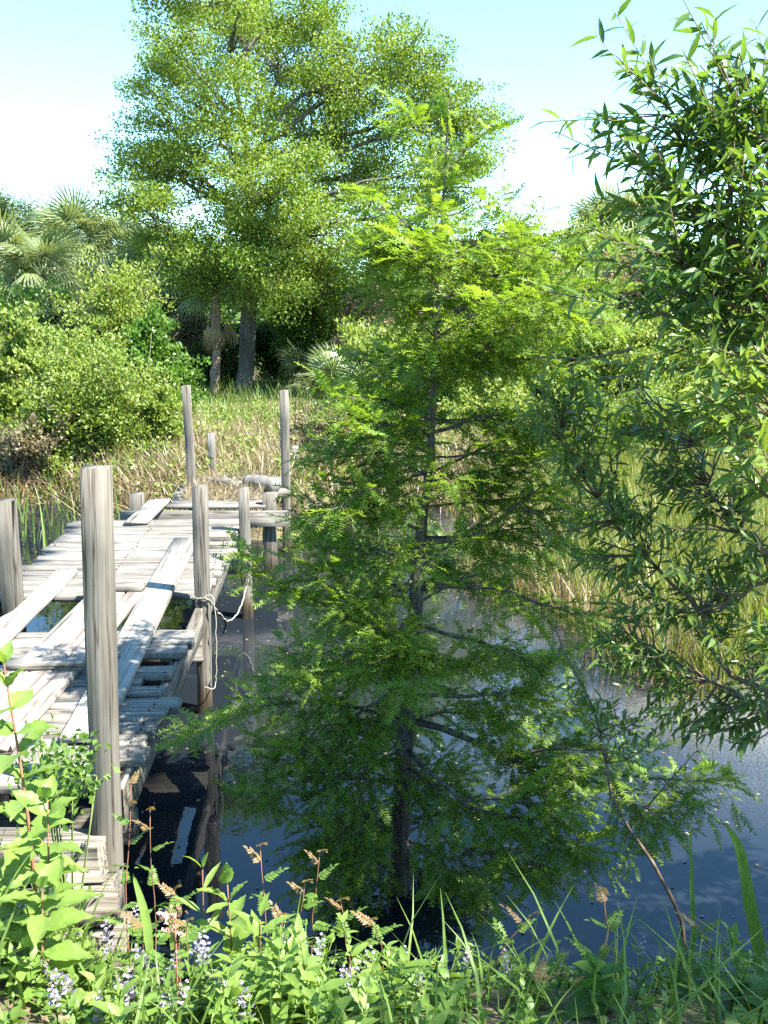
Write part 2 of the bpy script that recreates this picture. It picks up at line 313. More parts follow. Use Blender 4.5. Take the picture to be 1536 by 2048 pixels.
def build_water():
    m, nt, b, out = nodes('dark pond water')
    tc = nt.nodes.new('ShaderNodeTexCoord')
    n1 = nt.nodes.new('ShaderNodeTexNoise'); n1.inputs['Scale'].default_value = 3.2; n1.inputs['Detail'].default_value = 4
    n2 = nt.nodes.new('ShaderNodeTexNoise'); n2.inputs['Scale'].default_value = .55; n2.inputs['Detail'].default_value = 6; n2.inputs['Roughness'].default_value = .62
    n3 = nt.nodes.new('ShaderNodeTexNoise'); n3.inputs['Scale'].default_value = 60; n3.inputs['Detail'].default_value = 4
    for q in (n1, n2, n3): nt.links.new(tc.outputs['Object'], q.inputs['Vector'])
    bp = nt.nodes.new('ShaderNodeBump'); bp.inputs['Distance'].default_value = .006; bp.inputs['Strength'].default_value = .35
    nt.links.new(n1.outputs[0], bp.inputs['Height']); nt.links.new(bp.outputs[0], b.inputs['Normal'])
    b.inputs['Base Color'].default_value = (.009, .012, .016, 1); b.inputs['Roughness'].default_value = .015; b.inputs['IOR'].default_value = 1.45
    film = nt.nodes.new('ShaderNodeBsdfDiffuse'); film.inputs[0].default_value = (.2, .2, .18, 1)
    r = ramp(nt, [(.38, (0, 0, 0)), (.6, (.7, .7, .7))]); nt.links.new(n2.outputs[0], r.inputs[0])
    r3 = ramp(nt, [(.4, (.25, .25, .25)), (.66, (1, 1, 1))]); nt.links.new(n3.outputs[0], r3.inputs[0])
    mu = nt.nodes.new('ShaderNodeMath'); mu.operation = 'MULTIPLY'; nt.links.new(r.outputs[0], mu.inputs[0]); nt.links.new(r3.outputs[0], mu.inputs[1])
    mx = nt.nodes.new('ShaderNodeMixShader'); sx = nt.nodes.new('ShaderNodeSeparateXYZ'); nt.links.new(tc.outputs['Object'], sx.inputs[0])
    q1 = nt.nodes.new('ShaderNodeMapRange'); q1.inputs[1].default_value = .3; q1.inputs[2].default_value = 2.2; nt.links.new(sx.outputs[0], q1.inputs[0])
    q2 = nt.nodes.new('ShaderNodeMapRange'); q2.inputs[1].default_value = 4.4; q2.inputs[2].default_value = 6.0; nt.links.new(sx.outputs[1], q2.inputs[0])
    m1 = nt.nodes.new('ShaderNodeMath'); m1.operation = 'MULTIPLY'; nt.links.new(q1.outputs[0], m1.inputs[0]); nt.links.new(q2.outputs[0], m1.inputs[1])
    m2 = nt.nodes.new('ShaderNodeMath'); m2.operation = 'MULTIPLY'; nt.links.new(mu.outputs[0], m2.inputs[0]); nt.links.new(m1.outputs[0], m2.inputs[1]); mu = m2
    nt.links.new(mu.outputs[0], mx.inputs[0]); nt.links.new(b.outputs[0], mx.inputs[1]); nt.links.new(film.outputs[0], mx.inputs[2])
    nt.links.new(mx.outputs[0], out.inputs[0])
    v = np.array([[-60, 2, 0], [40, 2, 0], [40, 18, 0], [-60, 18, 0]], float)
    tag(link('water', new_mesh('water', v, [[0, 1, 2], [0, 2, 3]], m)), 'dark still pond water with a dusty film', 'water', kind='structure')
build_water()

# ------------------------------------------------------------------ timber
def board_mesh(name, L, W, H, mat, n=5, wear=.004, chamf=.006):
    xs = np.linspace(-L / 2, L / 2, n); c = min(chamf, W * .2, H * .2); prof = []
    for sx, sz, a in ((-1, -1, 0), (1, -1, 1), (1, 1, 2), (-1, 1, 3)):
        p1 = (sx * (W / 2 - c), sz * H / 2); p2 = (sx * W / 2, sz * (H / 2 - c))
        prof += [p1, p2] if a in (1, 3) else [p2, p1]
    prof = np.array(prof); v = []
    for i, x in enumerate(xs):
        j = rng.normal(0, wear, (8, 2)) * (1 if 0 < i < n - 1 else 1.3)
        bow = rng.normal(0, wear * .6)
        v.append(np.column_stack([np.full(8, x) + (rng.normal(0, wear * 1.5, 8) if i in (0, n - 1) else 0), prof[:, 0] + j[:, 0] * .6, prof[:, 1] + j[:, 1] * .4 + bow * .4]))
    v = np.concatenate(v); t = []
    for i in range(n - 1):
        for j in range(8):
            a = i * 8 + j; b2 = i * 8 + (j + 1) % 8; t += [[a, b2, b2 + 8], [a, b2 + 8, a + 8]]
    for j in range(1, 7): t += [[0, j + 1, j], [(n - 1) * 8, (n - 1) * 8 + j, (n - 1) * 8 + j + 1]]
    return new_mesh(name, v, t, mat)
def axes(xdir, up=(0, 0, 1)):
    x = norm(np.asarray(xdir, float)); up = np.asarray(up, float); y = norm(np.cross(up, x)); z = np.cross(x, y)
    return np.stack([x, y, z], -1)
def board(name, parent, a, b, W, H, mat, roll=0, local=False, **k):     # board from a to b (centre line)
    a = np.asarray(a, float); b = np.asarray(b, float); L = np.linalg.norm(b - a)
    me = board_mesh(name, L, W, H, mat, **k); o = link(name, me, parent)
    d = b - a; up = (0, 0, 1) if abs(d[2]) < .8 * L else (0, -1, 0)
    rot = axes(d, up)
    if roll: rot = rot @ np.array([[1, 0, 0], [0, math.cos(roll), -math.sin(roll)], [0, math.sin(roll), math.cos(roll)]])
    m = np.eye(4); m[:3, :3] = rot; m[:3, 3] = (a + b) / 2 - (0 if local or parent is None else np.array(parent.location)); o.matrix_basis = Matrix(m.tolist())
    return o

YAW = R(3.0); DX = -.80
def dock_xy(u, v): return np.array([DX + u * math.cos(YAW) - v * math.sin(YAW), u * math.sin(YAW) + v * math.cos(YAW)])
def to_dock(p):
    x = p[0] - DX; y = p[1]; return np.array([x * math.cos(YAW) + y * math.sin(YAW), -x * math.sin(YAW) + y * math.cos(YAW), p[2]])
dock = thing('dock', (DX, 0, 0), 'weathered grey wooden dock with missing boards reaching into the pond', 'dock', rz=YAW)
WD = 1.42; TOP = .75
def deck_run(v0, v1, miss=()):
    v = v0; i = 0
    while v < v1 - .05:
        w = .138 + rng.normal(0, .002); e0 = rng.normal(0, .03); e1 = rng.normal(0, .03) - (.16 if rng.random() < .12 else 0)
        if i not in miss:
            z = TOP - .019 + rng.normal(0, .003)
            board('deck_board', dock, (-WD + e0, v + w / 2 + rng.normal(0, .002), z + rng.normal(0, .003)), (e1, v + w / 2 + rng.normal(0, .004), z), w - .013, .038, M['deck'], local=True, roll=rng.normal(0, .012), n=9, wear=.005)
        v += w; i += 1
deck_run(6.16, 8.42); deck_run(5.03, 5.47); deck_run(3.62, 4.78)
for u in (-.05, -.72, -1.37):
    board('stringer', dock, (u, 3.6, TOP - .138), (u, 8.44, TOP - .138), .045, .19, M['oldbeam'], local=True, n=9)
for vv in (3.72, 5.9, 8.0):
    board('cross_beam', dock, (-1.5, vv + .08, TOP - .31), (-.03, vv + .08, TOP - .31), .06, .14, M['oldbeam'], local=True)
def dpost(px_top, py_top, d, z0, s, lean=(0, 0), mat='post', name='post', parent=dock):
    top = P(px_top, py_top, d); bot = np.array([top[0] - lean[0] * (top[2] - z0), d - lean[1], z0])
    a = to_dock(bot); b = to_dock(top); return board(name, parent, a, b, s, s, M[mat], local=True, n=9, wear=.0025, chamf=.004)
dpost(192, 935, 3.35, -.25, .092, (.028, 0))
dpost(399, 971, 6.05, -.6, .089, (.01, .02))
dpost(487, 976, 8.02, -.6, .085, (-.005, 0))
dpost(10, 1001, 6.05, -.6, .11)
dpost(538, 986, 9.36, -.6, .125)
dpost(273, 987, 9.36, -.6, .125)
dpost(372, 771, 10.3, -.6, .085, (-.02, 0))
dpost(568, 781, 10.3, -.6, .088)
c0 = to_dock(np.array([-2.5, 9.26, .585])); c1 = to_dock(np.array([-.92, 9.26, .585]))
board('cross_beam', dock, c0, c1, .04, .155, M['deck'], local=True)
c0 = to_dock(np.array([-2.15, 10.2, .66])); c1 = to_dock(np.array([-.98, 10.2, .66]))
board('cross_beam', dock, c0, c1, .04, .1, M['deck'], local=True)
for i, yy in enumerate(np.arange(9.36, 10.9, .15)):
    a = to_dock(np.array([-2.1 + rng.normal(0, .03), yy, .69])); b = to_dock(np.array([-1.12 + rng.normal(0, .03), yy, .69]))
    board('deck_board', dock, a, b, .135, .035, M['deck'], local=True, wear=.004)

nl = []
for run0, run1 in ((6.16, 8.42), (5.03, 5.47), (3.62, 4.78)):
    for vv in np.arange(run0 + .035, run1, .069):
        for u in (-.05, -.72, -1.37):
            p_ = np.array([u + rng.normal(0, .008), vv + rng.normal(0, .006), TOP - .004]); nl.append(tube([p_, p_ + [0, 0, .0085]], .0055, 6))
link('nails', new_mesh('nails', *join(nl)[:2], M['rust']), dock, 'stuff')
def loose(label, a, b, W, H, mat='plank', roll=0):
    o = board('loose_plank', None, a, b, W, H, M[mat], roll=roll, n=7)
    return tag(o, label, 'plank', 'loose planks lying over the dock')
zt = TOP + .024
a = G(372, 1080, zt); b = G(163, 1478, zt); loose('wide mottled loose plank lying lengthwise over the gaps beside the tall post', a, b, .185, .04)
a = G(135, 1143, zt); b = np.array([-2.08, 4.5, zt]); loose('bleached loose plank lying lengthwise across the open gap of the dock', a, b, .14, .04)
a = G(70, 1215, .70); b = np.array([-2.46, 4.6, .70]); loose('short grey plank sunk between the stringers beside the low stubby post', a, b, .13, .038)
a = G(272, 1046, .775); b = P(320, 1001, 9.45); loose('pale plank tilted from the deck up onto the littered end platform', a, b, .2, .035, roll=-.05)
a = np.array([-2.5, 3.47, .80]); b = np.array([-1.03, 3.5, .80]); loose('thick bleached plank laid crosswise at the shore end of the dock', a, b, .16, .05)
gw = thing('gangway', (-1.68, 4.9, TOP), 'makeshift gangway of three narrow planks nailed together with two battens', 'gangway')
for i, x in enumerate((-1.80, -1.682, -1.565)):
    board('plank', gw, (x - .01 * i, 3.75 + .1 * rng.random(), zt), (x, 6.15, zt + .004), .108, .04, M['plank_red' if i else 'plank'], n=7)
board('batten', gw, (-1.87, 4.68, zt + .044), (-1.49, 4.70, zt + .044), .085, .042, M['deck'])
board('batten', gw, (-1.88, 6.06, zt + .046), (-1.52, 6.08, zt + .046), .085, .042, M['deck'])
bh = thing('retaining_wall', (-1.8, 3.2, .3), 'old mossy timber retaining wall where the dock meets the bank', 'wall')
for k, z in enumerate((.6, .44, .28, .12)):
    board('timber', bh, (-2.6, 3.27 - .02 * k, z), (-1.0 + .03 * k, 3.29 - .02 * k, z), .14, .15, M['oldbeam'], n=7, wear=.008)
def bank_post(px, py, d, w, label):
    p = P(px, py, d); z0 = float(ground_z(p[0], d)) - .1
    o = board('wooden_post', None, (p[0], d, z0), p, w, w, M['deck'], n=5); tag(o, label, 'post')
bank_post(423, 866, 12.4, .085, 'short pale square post standing in dry grass beyond the dock')
bank_post(590, 892, 12.6, .08, 'small grey square stake in the dry grass beside the tall dock post')

# rope between posts, cable down the post
p2 = P(412, 1195, 6.0); p3 = P(502, 1140, 7.97)
rp = np.array([P(400, 1196, 6.0), P(418, 1200, 6.0), P(437, 1225, 6.4), P(455, 1242, 7.0), P(472, 1232, 7.5), P(488, 1195, 7.8), P(500, 1145, 7.96), P(503, 1105, 7.96)])
v, t, tt = tube(curve(rp, 40, .004), .006, 6); tag(link('rope', new_mesh('rope', v, t, M['rope'], tt, True)), 'frayed white rope looped slack between two dock posts', 'rope')
rp = np.array([P(384, 1190, 5.98), P(398, 1198, 5.98), P(424, 1192, 5.98), P(431, 1240, 5.98), P(433, 1310, 5.98), P(432, 1360, 5.98), P(425, 1378, 5.95), P(408, 1374, 5.95)])
v, t, tt = tube(curve(rp, 36, .003), .0035, 5); tag(link('cord', new_mesh('cord', v, t, M['rope'], tt, True)), 'thin cord hanging down the side of the half submerged post', 'cord')

# litter and a canvas roll on the end platform
def grass_cloud(pts, hmin, hmax, w, tmpl_n=3, bend=(.15, .5), tint=(.2, .8), lean=.25):
    out = []; pts = np.asarray(pts); n = len(pts); k = rng.integers(0, tmpl_n, n)
    for q in range(tmpl_n):
        tm = blade_tmpl(w, rng.uniform(*bend)); s = pts[k == q]; m = len(s)
        if not m: continue
        az = rng.uniform(0, 2 * math.pi, m); l = rng.normal(0, lean, m)
        up = norm(np.stack([np.cos(az) * l, np.sin(az) * l, np.ones(m)], -1)); rr = frames(rdir(m), up)
        sd_ = norm(np.cross(rdir(m), up)); fw = np.cross(up, sd_)
        rot = np.stack([sd_, fw, up], -1)
        hs = rng.uniform(hmin, hmax, m)
        tv, tq = tm; sc = hs
        vv = np.einsum('nij,kj->nki', rot, tv * np.array([1, 1, 1])) * sc[:, None, None] + s[:, None]
        tt_ = tq[None] + (np.arange(m) * len(tv))[:, None, None]
        out.append((vv.reshape(-1, 3), tt_.reshape(-1, 3), np.repeat(rng.uniform(*tint, m), len(tv))))
    return join(out)
def stuff(name, geo, mat, label, cat):
    return tag(link(name, new_mesh(name, geo[0], geo[1], mat, geo[2])), label, cat, kind='stuff')
n = 1500; pp = np.column_stack([rng.uniform(-2.0, -1.2, n), rng.uniform(9.5, 10.8, n), np.full(n, .70)])
stuff('litter', grass_cloud(pp, .06, .2, .03, lean=1.6), M['straw'], 'heap of dry stalks and litter on the end platform', 'litter')
cr = thing('canvas_roll', (-1.25, 10.05, .71), 'rolled grey canvas bundle lying on the littered end platform', 'canvas')
pth = curve([(-1.42, 10.15, .78), (-1.25, 10.05, .79), (-1.1, 9.98, .78)], 10, .004)
part('roll', cr, tube(pth, .075 + rng.normal(0, .004, 10), 14), M['canvas'], smooth=True)
part('flap', cr, tube(curve([(-1.9, 10.5, .73), (-1.7, 10.3, .76), (-1.45, 10.2, .72)], 10, .006), np.linspace(.03, .06, 10), 9), M['canvas'], smooth=True)

# ------------------------------------------------------------------ foliage makers
def leaf_cloud(cent, n_per, spread, size, tmpl=LEAF2, up=.5, out_from=None, tb=.5, tv=.22):
    c = np.repeat(cent, n_per, 0); n = len(c); p = c + np.clip(rng.normal(size=(n, 3)), -1.7, 1.7) * np.asarray(spread)
    d = rdir(n); 
    if out_from is not None: d = norm(d + .8 * norm(p - out_from))
    d[:, 2] += .1; nrm = norm(rdir(n) + np.array([0, 0, up]))
    ct = np.repeat(rng.normal(0, .12, len(cent)), n_per)
    return stamp(tmpl, p, frames(d, nrm), size * rng.uniform(.7, 1.25, n), np.clip(tb + ct + rng.normal(0, tv, n), 0, 1))
def lobe_points(c, r, n, shell=.55):
    q = rdir(n) * (shell + (1 - shell) * rng.random((n, 1)) ** .5)
    return np.asarray(c) + q * np.asarray(r)

def shrub(px, py, rx, ry, d, mat, label, cat='shrub', name='shrub', group=None, dens=1.0, leaf=.085, stems=5, sub=9, bark='bark_twig', base=None, depth=.8):
    c = P(px, py, d); k = d / FPX * 1.02; RX, RZ = rx * k, ry * k
    bx = c[0] if base is None else base
    root = np.array([bx, d, float(ground_z(bx, d)) - .03])
    t = thing(name, tuple(root), label, cat, group)
    lob = lobe_points(c, (RX * .9, RX * .9 * depth, RZ * .85), sub, .25)
    low = lobe_points(c, (RX * .75, RX * .75 * depth, .01), max(4, sub // 2), .2); low[:, 2] = root[2] + rng.random(len(low)) * max(.15, c[2] - root[2]) * .8
    lob = np.concatenate([lob, [c], low])
    lob[:, 2] = np.maximum(lob[:, 2], root[2] + .12)
    cl = []; 
    for L in lob:
        m = max(4, int(24 * dens)); rr = np.array([RX, RX * depth, RZ]) * rng.uniform(.2, .5) * rng.uniform(.75, 1.25, 3)
        pts = L + np.clip(rng.normal(size=(m, 3)), -1.7, 1.7) * rr * .62; pts = pts[pts[:, 2] > root[2] + .02]
        cl.append(pts)
    for _ in range(int(30 * dens)):
        q = lob[rng.integers(0, len(lob))]; dd = norm(rng.normal(size=3) * [.6, .6, .3] + [0, 0, .8]); cl.append(q + dd * np.linspace(.2, 1, 6)[:, None] * min(RX, 1.1) * rng.uniform(.5, 1.15))
    cl = np.concatenate(cl)
    npl = max(6, int(30 * dens)); sp = max(.05, .11 * RX)
    g = leaf_cloud(cl, npl, (sp, sp, sp * .6), leaf, out_from=root)
    part('foliage', t, g, M[mat], 'stuff')
    tws = []
    for _ in range(22):
        q = lob[rng.integers(0, len(lob))]; dd = norm(rng.normal(size=3) * [.8, .8, .4] + [0, -.2, .6]); l_ = min(RX, 1.1) * rng.uniform(.5, 1.3)
        tws.append(tube(curve([q, q + dd * l_ * .5 + rng.normal(0, .05, 3), q + dd * l_], 5), np.linspace(.007, .002, 5), 3))
    part('twigs', t, join(tws), M['bark_dry'], 'stuff')
    for i in range(stems):
        L = lob[i % len(lob)]; off = rng.normal(0, .06, 3) * [1, 1, 0]
        path = curve([root + off, root + off + (L - root) * .5 + rng.normal(0, .1 * RX, 3), L], 7)
        part('stem', t, tube(path, np.linspace(.025 + .012 * RX, .006, 7), 5), M[bark])
    return t

# ---- live oak
oak_root = G(487, 800, .38); oak_root[1] = 26; oak_root = P(487, 796, 26)
oak = thing('oak_tree', tuple(oak_root), 'tall spreading oak with bright green leaves behind the dock', 'tree')
trunk = curve([P(487, 800, 26), P(493, 690, 26), P(500, 590, 26), P(497, 480, 26.1), P(500, 360, 26), P(480, 230, 26.2), P(460, 100, 26)], 22, .03)
part('trunk', oak, tube(trunk, np.interp(np.linspace(0, 1, 22), [0, .05, .3, .6, 1], [.3, .22, .2, .13, .03]), 10), M['bark_oak'], smooth=True)
LOB = [(470, 50, 140, 95, 1), (375, 130, 80, 80, .8), (560, 120, 120, 100, 1), (690, 165, 120, 95, 1), (820, 130, 80, 70, .9), (870, 215, 90, 90, 1), (940, 250, 70, 60, .8),
       (640, 260, 150, 100, 1), (455, 240, 130, 85, 1), (330, 235, 70, 45, .45), (275, 320, 55, 45, .35), (385, 350, 110, 75, .9), (540, 370, 130, 90, 1), (720, 345, 130, 80, 1), (890, 330, 85, 45, .8),
       (300, 425, 85, 50, .9), (450, 470, 120, 75, 1), (610, 490, 120, 85, 1), (540, 565, 110, 55, .9), (395, 545, 80, 50, .9), (690, 590, 90, 75, .9), (800, 430, 100, 60, .7), (680, 440, 80, 60, .8), (420, -20, 110, 70, 1), (600, 30, 90, 60, .8), (940, 375, 45, 28, .5), (430, 585, 85, 45, .9), (640, 570, 100, 65, 1), (330, 495, 75, 45, .8), (560, 470, 90, 60, .9)]
cl = []; sz = []
for i, (px, py, rx, ry, dn) in enumerate(LOB):
    d = 26 + rng.normal(0, 1.5) - (.8 if py > 300 else 0); c = P(px, py, d); k = d / FPX
    nn = int(rx * ry / 140 * dn); rx *= .88; ry *= .8; pts = c + np.clip(rng.normal(size=(nn, 3)), -1.5, 1.5) * np.array([rx * k * .52, min(rx * k, 1.7) * .6, ry * k * .6]); pts += .35 * np.sin(pts[:, [1, 2, 0]] * 3.1)
    cl.append(pts)
    j = np.argmin(np.linalg.norm(trunk - (c - np.array([0, 0, 1.4])), axis=1)); j = max(j, 7)
    st = trunk[j]; mid = (st + c) / 2 + rng.normal(0, .25, 3) + [0, 0, .2]
    part('limb', oak, tube(curve([st, mid, c], 9, .03), np.linspace(.075, .022, 9), 6), M['bark_oak'], smooth=True)
    tw = []
    for q in pts[::3]:
        m2 = mid + (c - mid) * rng.uniform(.2, 1); tw.append(tube(curve([m2, (m2 + q) / 2 + rng.normal(0, .1, 3), q], 5), np.linspace(.022, .006, 5), 4))
    part('twigs', oak, join(tw), M['bark_oak'], 'stuff')
for px, py in [(290, 60), (270, 170), (235, 300), (225, 355), (255, 235), (300, 120), (640, 20), (700, 70), (760, 70), (850, 60), (900, 110), (955, 190), (1000, 240), (990, 330), (960, 360), (930, 400), (330, 300), (280, 380), (215, 410), (350, 30)]:
    e = P(px, py, 26 + rng.normal(0, 1)); q = P(px + (560 - px) * .25, py + (330 - py) * .2, 26)
    cl.append(q + (e - q) * np.linspace(.1, 1, 7)[:, None] + rng.normal(0, .12, (7, 3)))
    part('limb', oak, tube(curve([q, (q + e) / 2 + rng.normal(0, .1, 3), e], 6), np.linspace(.03, .008, 6), 4), M['bark_oak'])
cl = np.concatenate(cl)
part('crown', oak, join([leaf_cloud(cl[::3], 190, (.28, .28, .15), .078, up=.6), leaf_cloud(cl[1::3], 125, (.2, .2, .12), .075, up=.6), leaf_cloud(cl[2::3], 80, (.16, .16, .12), .07, up=.5, tb=.65)]), M['oak'], 'stuff')

# ---- cabbage palms
def palm_fan(nb=26, droop=.5, mat='palm', nm='frond', span=115):
    V = []; T = []; A = []
    pt = tube(curve([(0, 0, 0), (0, .35, .05), (0, .75, 0)], 5), np.linspace(.022, .012, 5), 4, .5); geos = [pt]
    for i in range(nb):
        a = R(-span + 2 * span * i / (nb - 1)); L = (.85 - .25 * abs(a) / R(115)) * rng.uniform(.9, 1.05); w = .026; v = []
        for s in (0, .3, .65, 1):
            r_ = s * L; x = math.sin(a) * r_; y = .75 + math.cos(a) * r_; z = -.12 * abs(math.sin(a)) * r_ - droop * (s ** 2.4) * L * rng.uniform(.8, 1.1) + .02 * (i % 2)
            ww = w * (1 - s ** 3) * (.4 + s) + .002
            v += [[x - math.cos(a) * ww, y + math.sin(a) * ww, z], [x + math.cos(a) * ww, y - math.sin(a) * ww, z + .01]]
        t = []
        for q in range(3): t += [[2 * q, 2 * q + 1, 2 * q + 3], [2 * q, 2 * q + 3, 2 * q + 2]]
        geos.append((np.array(v), np.array(t), np.full(8, rng.uniform(.3, .8))))
    v, t, a = join(geos); return new_mesh(nm, v, t, M[mat], a)
FANS = [palm_fan(droop=x) for x in (.35, .65, .95)]; DEAD = [palm_fan(14, x, 'palm_dead', 'dead_frond', 38) for x in (.3, .6)]
def palm(px, py, d, s, label, nf=26, nd=12, trunk_px=None, group='cabbage palms behind the shrubs', tr=.17):
    c = P(px, py, d); bx = c[0] if trunk_px is None else P(trunk_px, 780, d)[0]; root = np.array([bx, d, float(ground_z(bx, d)) - .05])
    t = thing('cabbage_palm', tuple(root), label, 'palm', group)
    part('trunk', t, tube(curve([root, (root + c) / 2 + [.05, 0, 0], c], 14, .012), tr + rng.normal(0, .012, 14), 10), M['bark_palm'], smooth=True)
    for i in range(nf):
        az = i * 2.4 + rng.normal(0, .2); el = R(78 - 105 * (i / nf)) + rng.normal(0, .12)
        dd = np.array([math.cos(az) * math.cos(el), math.sin(az) * math.cos(el), math.sin(el)])
        place(FANS[rng.integers(0, 3)], 'frond', t, c + dd * .05, frames(dd[None], (np.array([0, 0, 1.]) + .25 * rdir(1)[0])[None])[0], s * rng.uniform(.85, 1.1))
    for i in range(nd):
        az = i * 2.4 + rng.normal(0, .2); el = R(-50 - 32 * rng.random())
        dd = np.array([math.cos(az) * math.cos(el), math.sin(az) * math.cos(el), math.sin(el)])
        place(DEAD[rng.integers(0, 2)], 'dead_frond', t, c - [0, 0, .2 + .25 * rng.random()], frames(dd[None], (np.array([dd[0], dd[1], .6]) + .2 * rdir(1)[0])[None])[0], s * rng.uniform(.8, 1.05))
    return t
palm(150, 500, 36, 1.4, 'tall cabbage palm with upright silvery fans beside the pine')
palm(20, 555, 34, 1.4, 'broad cabbage palm with dusty drooping fans among pale shrubs')
palm(240, 515, 36, 1.35, 'cabbage palm half hidden behind the left limbs of the oak')
palm(85, 560, 32, 1.2, 'shaded cabbage palm with brown skirt standing between taller palms')
palm(300, 580, 29, 1.15, 'cabbage palm with yellowing hanging fans under the oak crown')
palm(430, 585, 25.2, .8, 'slender cabbage palm beside the oak trunk with reddish boots', 9, 5, 428, tr=.11)
palm(1205, 480, 34, 1.1, 'small cabbage palm rising behind the pale shrubs at the marsh')
palm(1268, 470, 34, 1.35, 'tall cabbage palm rising above the shrubs beyond the marsh')
palm(1345, 570, 30, 1.1, 'low cabbage palm half hidden behind the leaning bay tree')
def palmetto(px, py, d, s, label, nf=18):
    c = P(px, py, d); c[2] = max(float(ground_z(c[0], d)), c[2])
    t = thing('saw_palmetto', tuple(c), label, 'palmetto', 'saw palmettos under the oak')
    for i in range(nf):
        az = i * 2.4; el = R(rng.uniform(25, 80)); dd = np.array([math.cos(az) * math.cos(el), math.sin(az) * math.cos(el), math.sin(el)])
        place(FANS[rng.integers(0, 2)], 'frond', t, c, frames(dd[None], (np.array([0, 0, 1.]) + .25 * rdir(1)[0])[None])[0], s * rng.uniform(.8, 1.1))
palmetto(680, 800, 20, .75, 'green saw palmetto clump beside the tall dock post'); palmetto(610, 760, 25, .7, 'shaded saw palmetto clump behind the oak trunk')
palmetto(740, 820, 17.5, .6, 'low saw palmetto clump at the bank behind the cypress sapling')

# ---- pines and far wood
def pine(px, py, rx, ry, d, label):
    c = P(px, py, d); root = np.array([c[0], d, .4]); k = d / FPX; t = thing('pine_tree', tuple(root), label, 'pine', 'far pines')
    part('trunk', t, tube(np.linspace(root, c + [0, 0, ry * k], 8), np.linspace(.2, .03, 8), 7), M['bark_oak'], smooth=True)
    pts = lobe_points(c, (rx * k, rx * k, ry * k), 120, .2)
    part('crown', t, leaf_cloud(pts, 40, (.35, .35, .25), .2, (LEAF2[0] * [.4, 1, 1], LEAF2[1])), M['pine'], 'stuff')
pine(60, 455, 48, 48, 48, 'rounded far pine rising behind the palms'); pine(-8, 440, 26, 50, 44, 'narrow far pine cut by the edge beside palms')
pine(120, 500, 60, 50, 52, 'low far pine behind the tallest palm')
n = 2600; xx = rng.uniform(-30, 34, n); yy = rng.uniform(38, 50, n); zz = .4 + rng.random(n) ** .7 * (4.0 + .5 * np.sin(xx * .5) + .4 * np.sin(xx * 1.3))
stuff('far_wood', leaf_cloud(np.column_stack([xx, yy, zz]), 36, (.5, .5, .35), .26), M['shrub_green'], 'dense far wood closing the view behind the palms', 'wood')

# ---- shrubs on the far bank
gL = 'shrubs on the far bank behind the dock'; gR = 'shrubs beyond the marsh'
shrub(10, 770, 85, 125, 16, 'shrub_lime', 'bright lime shrub beside the straw bank', group=gL)
shrub(110, 690, 70, 60, 23, 'pine', 'dark feathery evergreen shrub below the palms', group=gL, leaf=.12)
shrub(255, 630, 95, 95, 22, 'shrub_lime', 'tall lime shrub in front of the palms', group=gL)
shrub(205, 800, 125, 125, 13.9, 'shrub_lime', 'big bushy lime shrub nearest the dock on the far bank', group=gL, dens=1.0, leaf=.055)
shrub(120, 850, 60, 75, 13.6, 'shrub_lime', 'small lime shrub leaning out of the straw bank', group=gL, leaf=.055)
shrub(315, 770, 75, 110, 18.5, 'shrub_green', 'upright green shrub between the lime shrub and the oak', group=gL)
shrub(60, 640, 80, 50, 25, 'shrub_green', 'rounded green shrub at the foot of the broad palm', group=gL)
shrub(180, 740, 60, 60, 18, 'shrub_green', 'green shrub filling the gap behind the big lime shrub', group=gL)
shrub(380, 700, 60, 60, 28, 'shrub_dry', 'dry brownish thicket under the oak limbs', group=gL, dens=.8)
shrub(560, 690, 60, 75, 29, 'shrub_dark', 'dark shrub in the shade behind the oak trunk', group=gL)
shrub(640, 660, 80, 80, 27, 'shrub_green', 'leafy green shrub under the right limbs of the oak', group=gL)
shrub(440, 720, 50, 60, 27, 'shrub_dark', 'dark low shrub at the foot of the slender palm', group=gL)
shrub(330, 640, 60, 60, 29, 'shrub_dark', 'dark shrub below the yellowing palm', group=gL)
shrub(735, 690, 90, 90, 24, 'shrub_dry', 'greyish dry thicket behind the saw palmettos', group=gL, dens=.9)
shrub(800, 640, 100, 110, 25, 'shrub_green', 'tall green shrub behind the cypress sapling', group=gR)
shrub(930, 650, 110, 120, 22, 'shrub_lime', 'bright green thicket behind the cypress top', group=gR)
shrub(1160, 560, 110, 95, 23, 'shrub_lime', 'pale lime shrub crowned by two small palms', group=gR, dens=1.1)
shrub(1050, 640, 110, 110, 20, 'shrub_lime', 'bright lime bush in the middle of the marsh thicket', group=gR)
shrub(1250, 600, 80, 60, 21, 'shrub_dry', 'greyish bush of bare twigs beyond the marsh', group=gR, dens=.7)
shrub(850, 820, 100, 80, 17.5, 'shrub_lime', 'low green bush on the bank behind the cypress trunk', group=gR)
shrub(1000, 810, 120, 90, 17, 'shrub_lime', 'dense green bush at the marsh edge', group=gR, dens=1.1)
shrub(1150, 790, 130, 100, 17, 'shrub_lime', 'broad bright bush at the far marsh edge', group=gR, dens=1.1)
shrub(1330, 790, 120, 100, 17, 'shrub_lime', 'green bush at the marsh edge behind the lit bay leaves', group=gR, dens=1.1)
shrub(1480, 760, 110, 120, 18, 'shrub_green', 'tall green bush at the marsh edge under the bay tree', group=gR)
shrub(1420, 620, 120, 90, 24, 'shrub_green', 'rounded far bush behind the bay tree trunk', group=gR)
shrub(310, 850, 55, 55, 14.2, 'shrub_lime', 'low lime bush between the big bush and the tall dock posts', group=gL, leaf=.055)
shrub(60, 900, 60, 40, 13.4, 'shrub_dry', 'dry brown brush on the straw bank behind the stubby post', group=gL, leaf=.06, dens=.7)
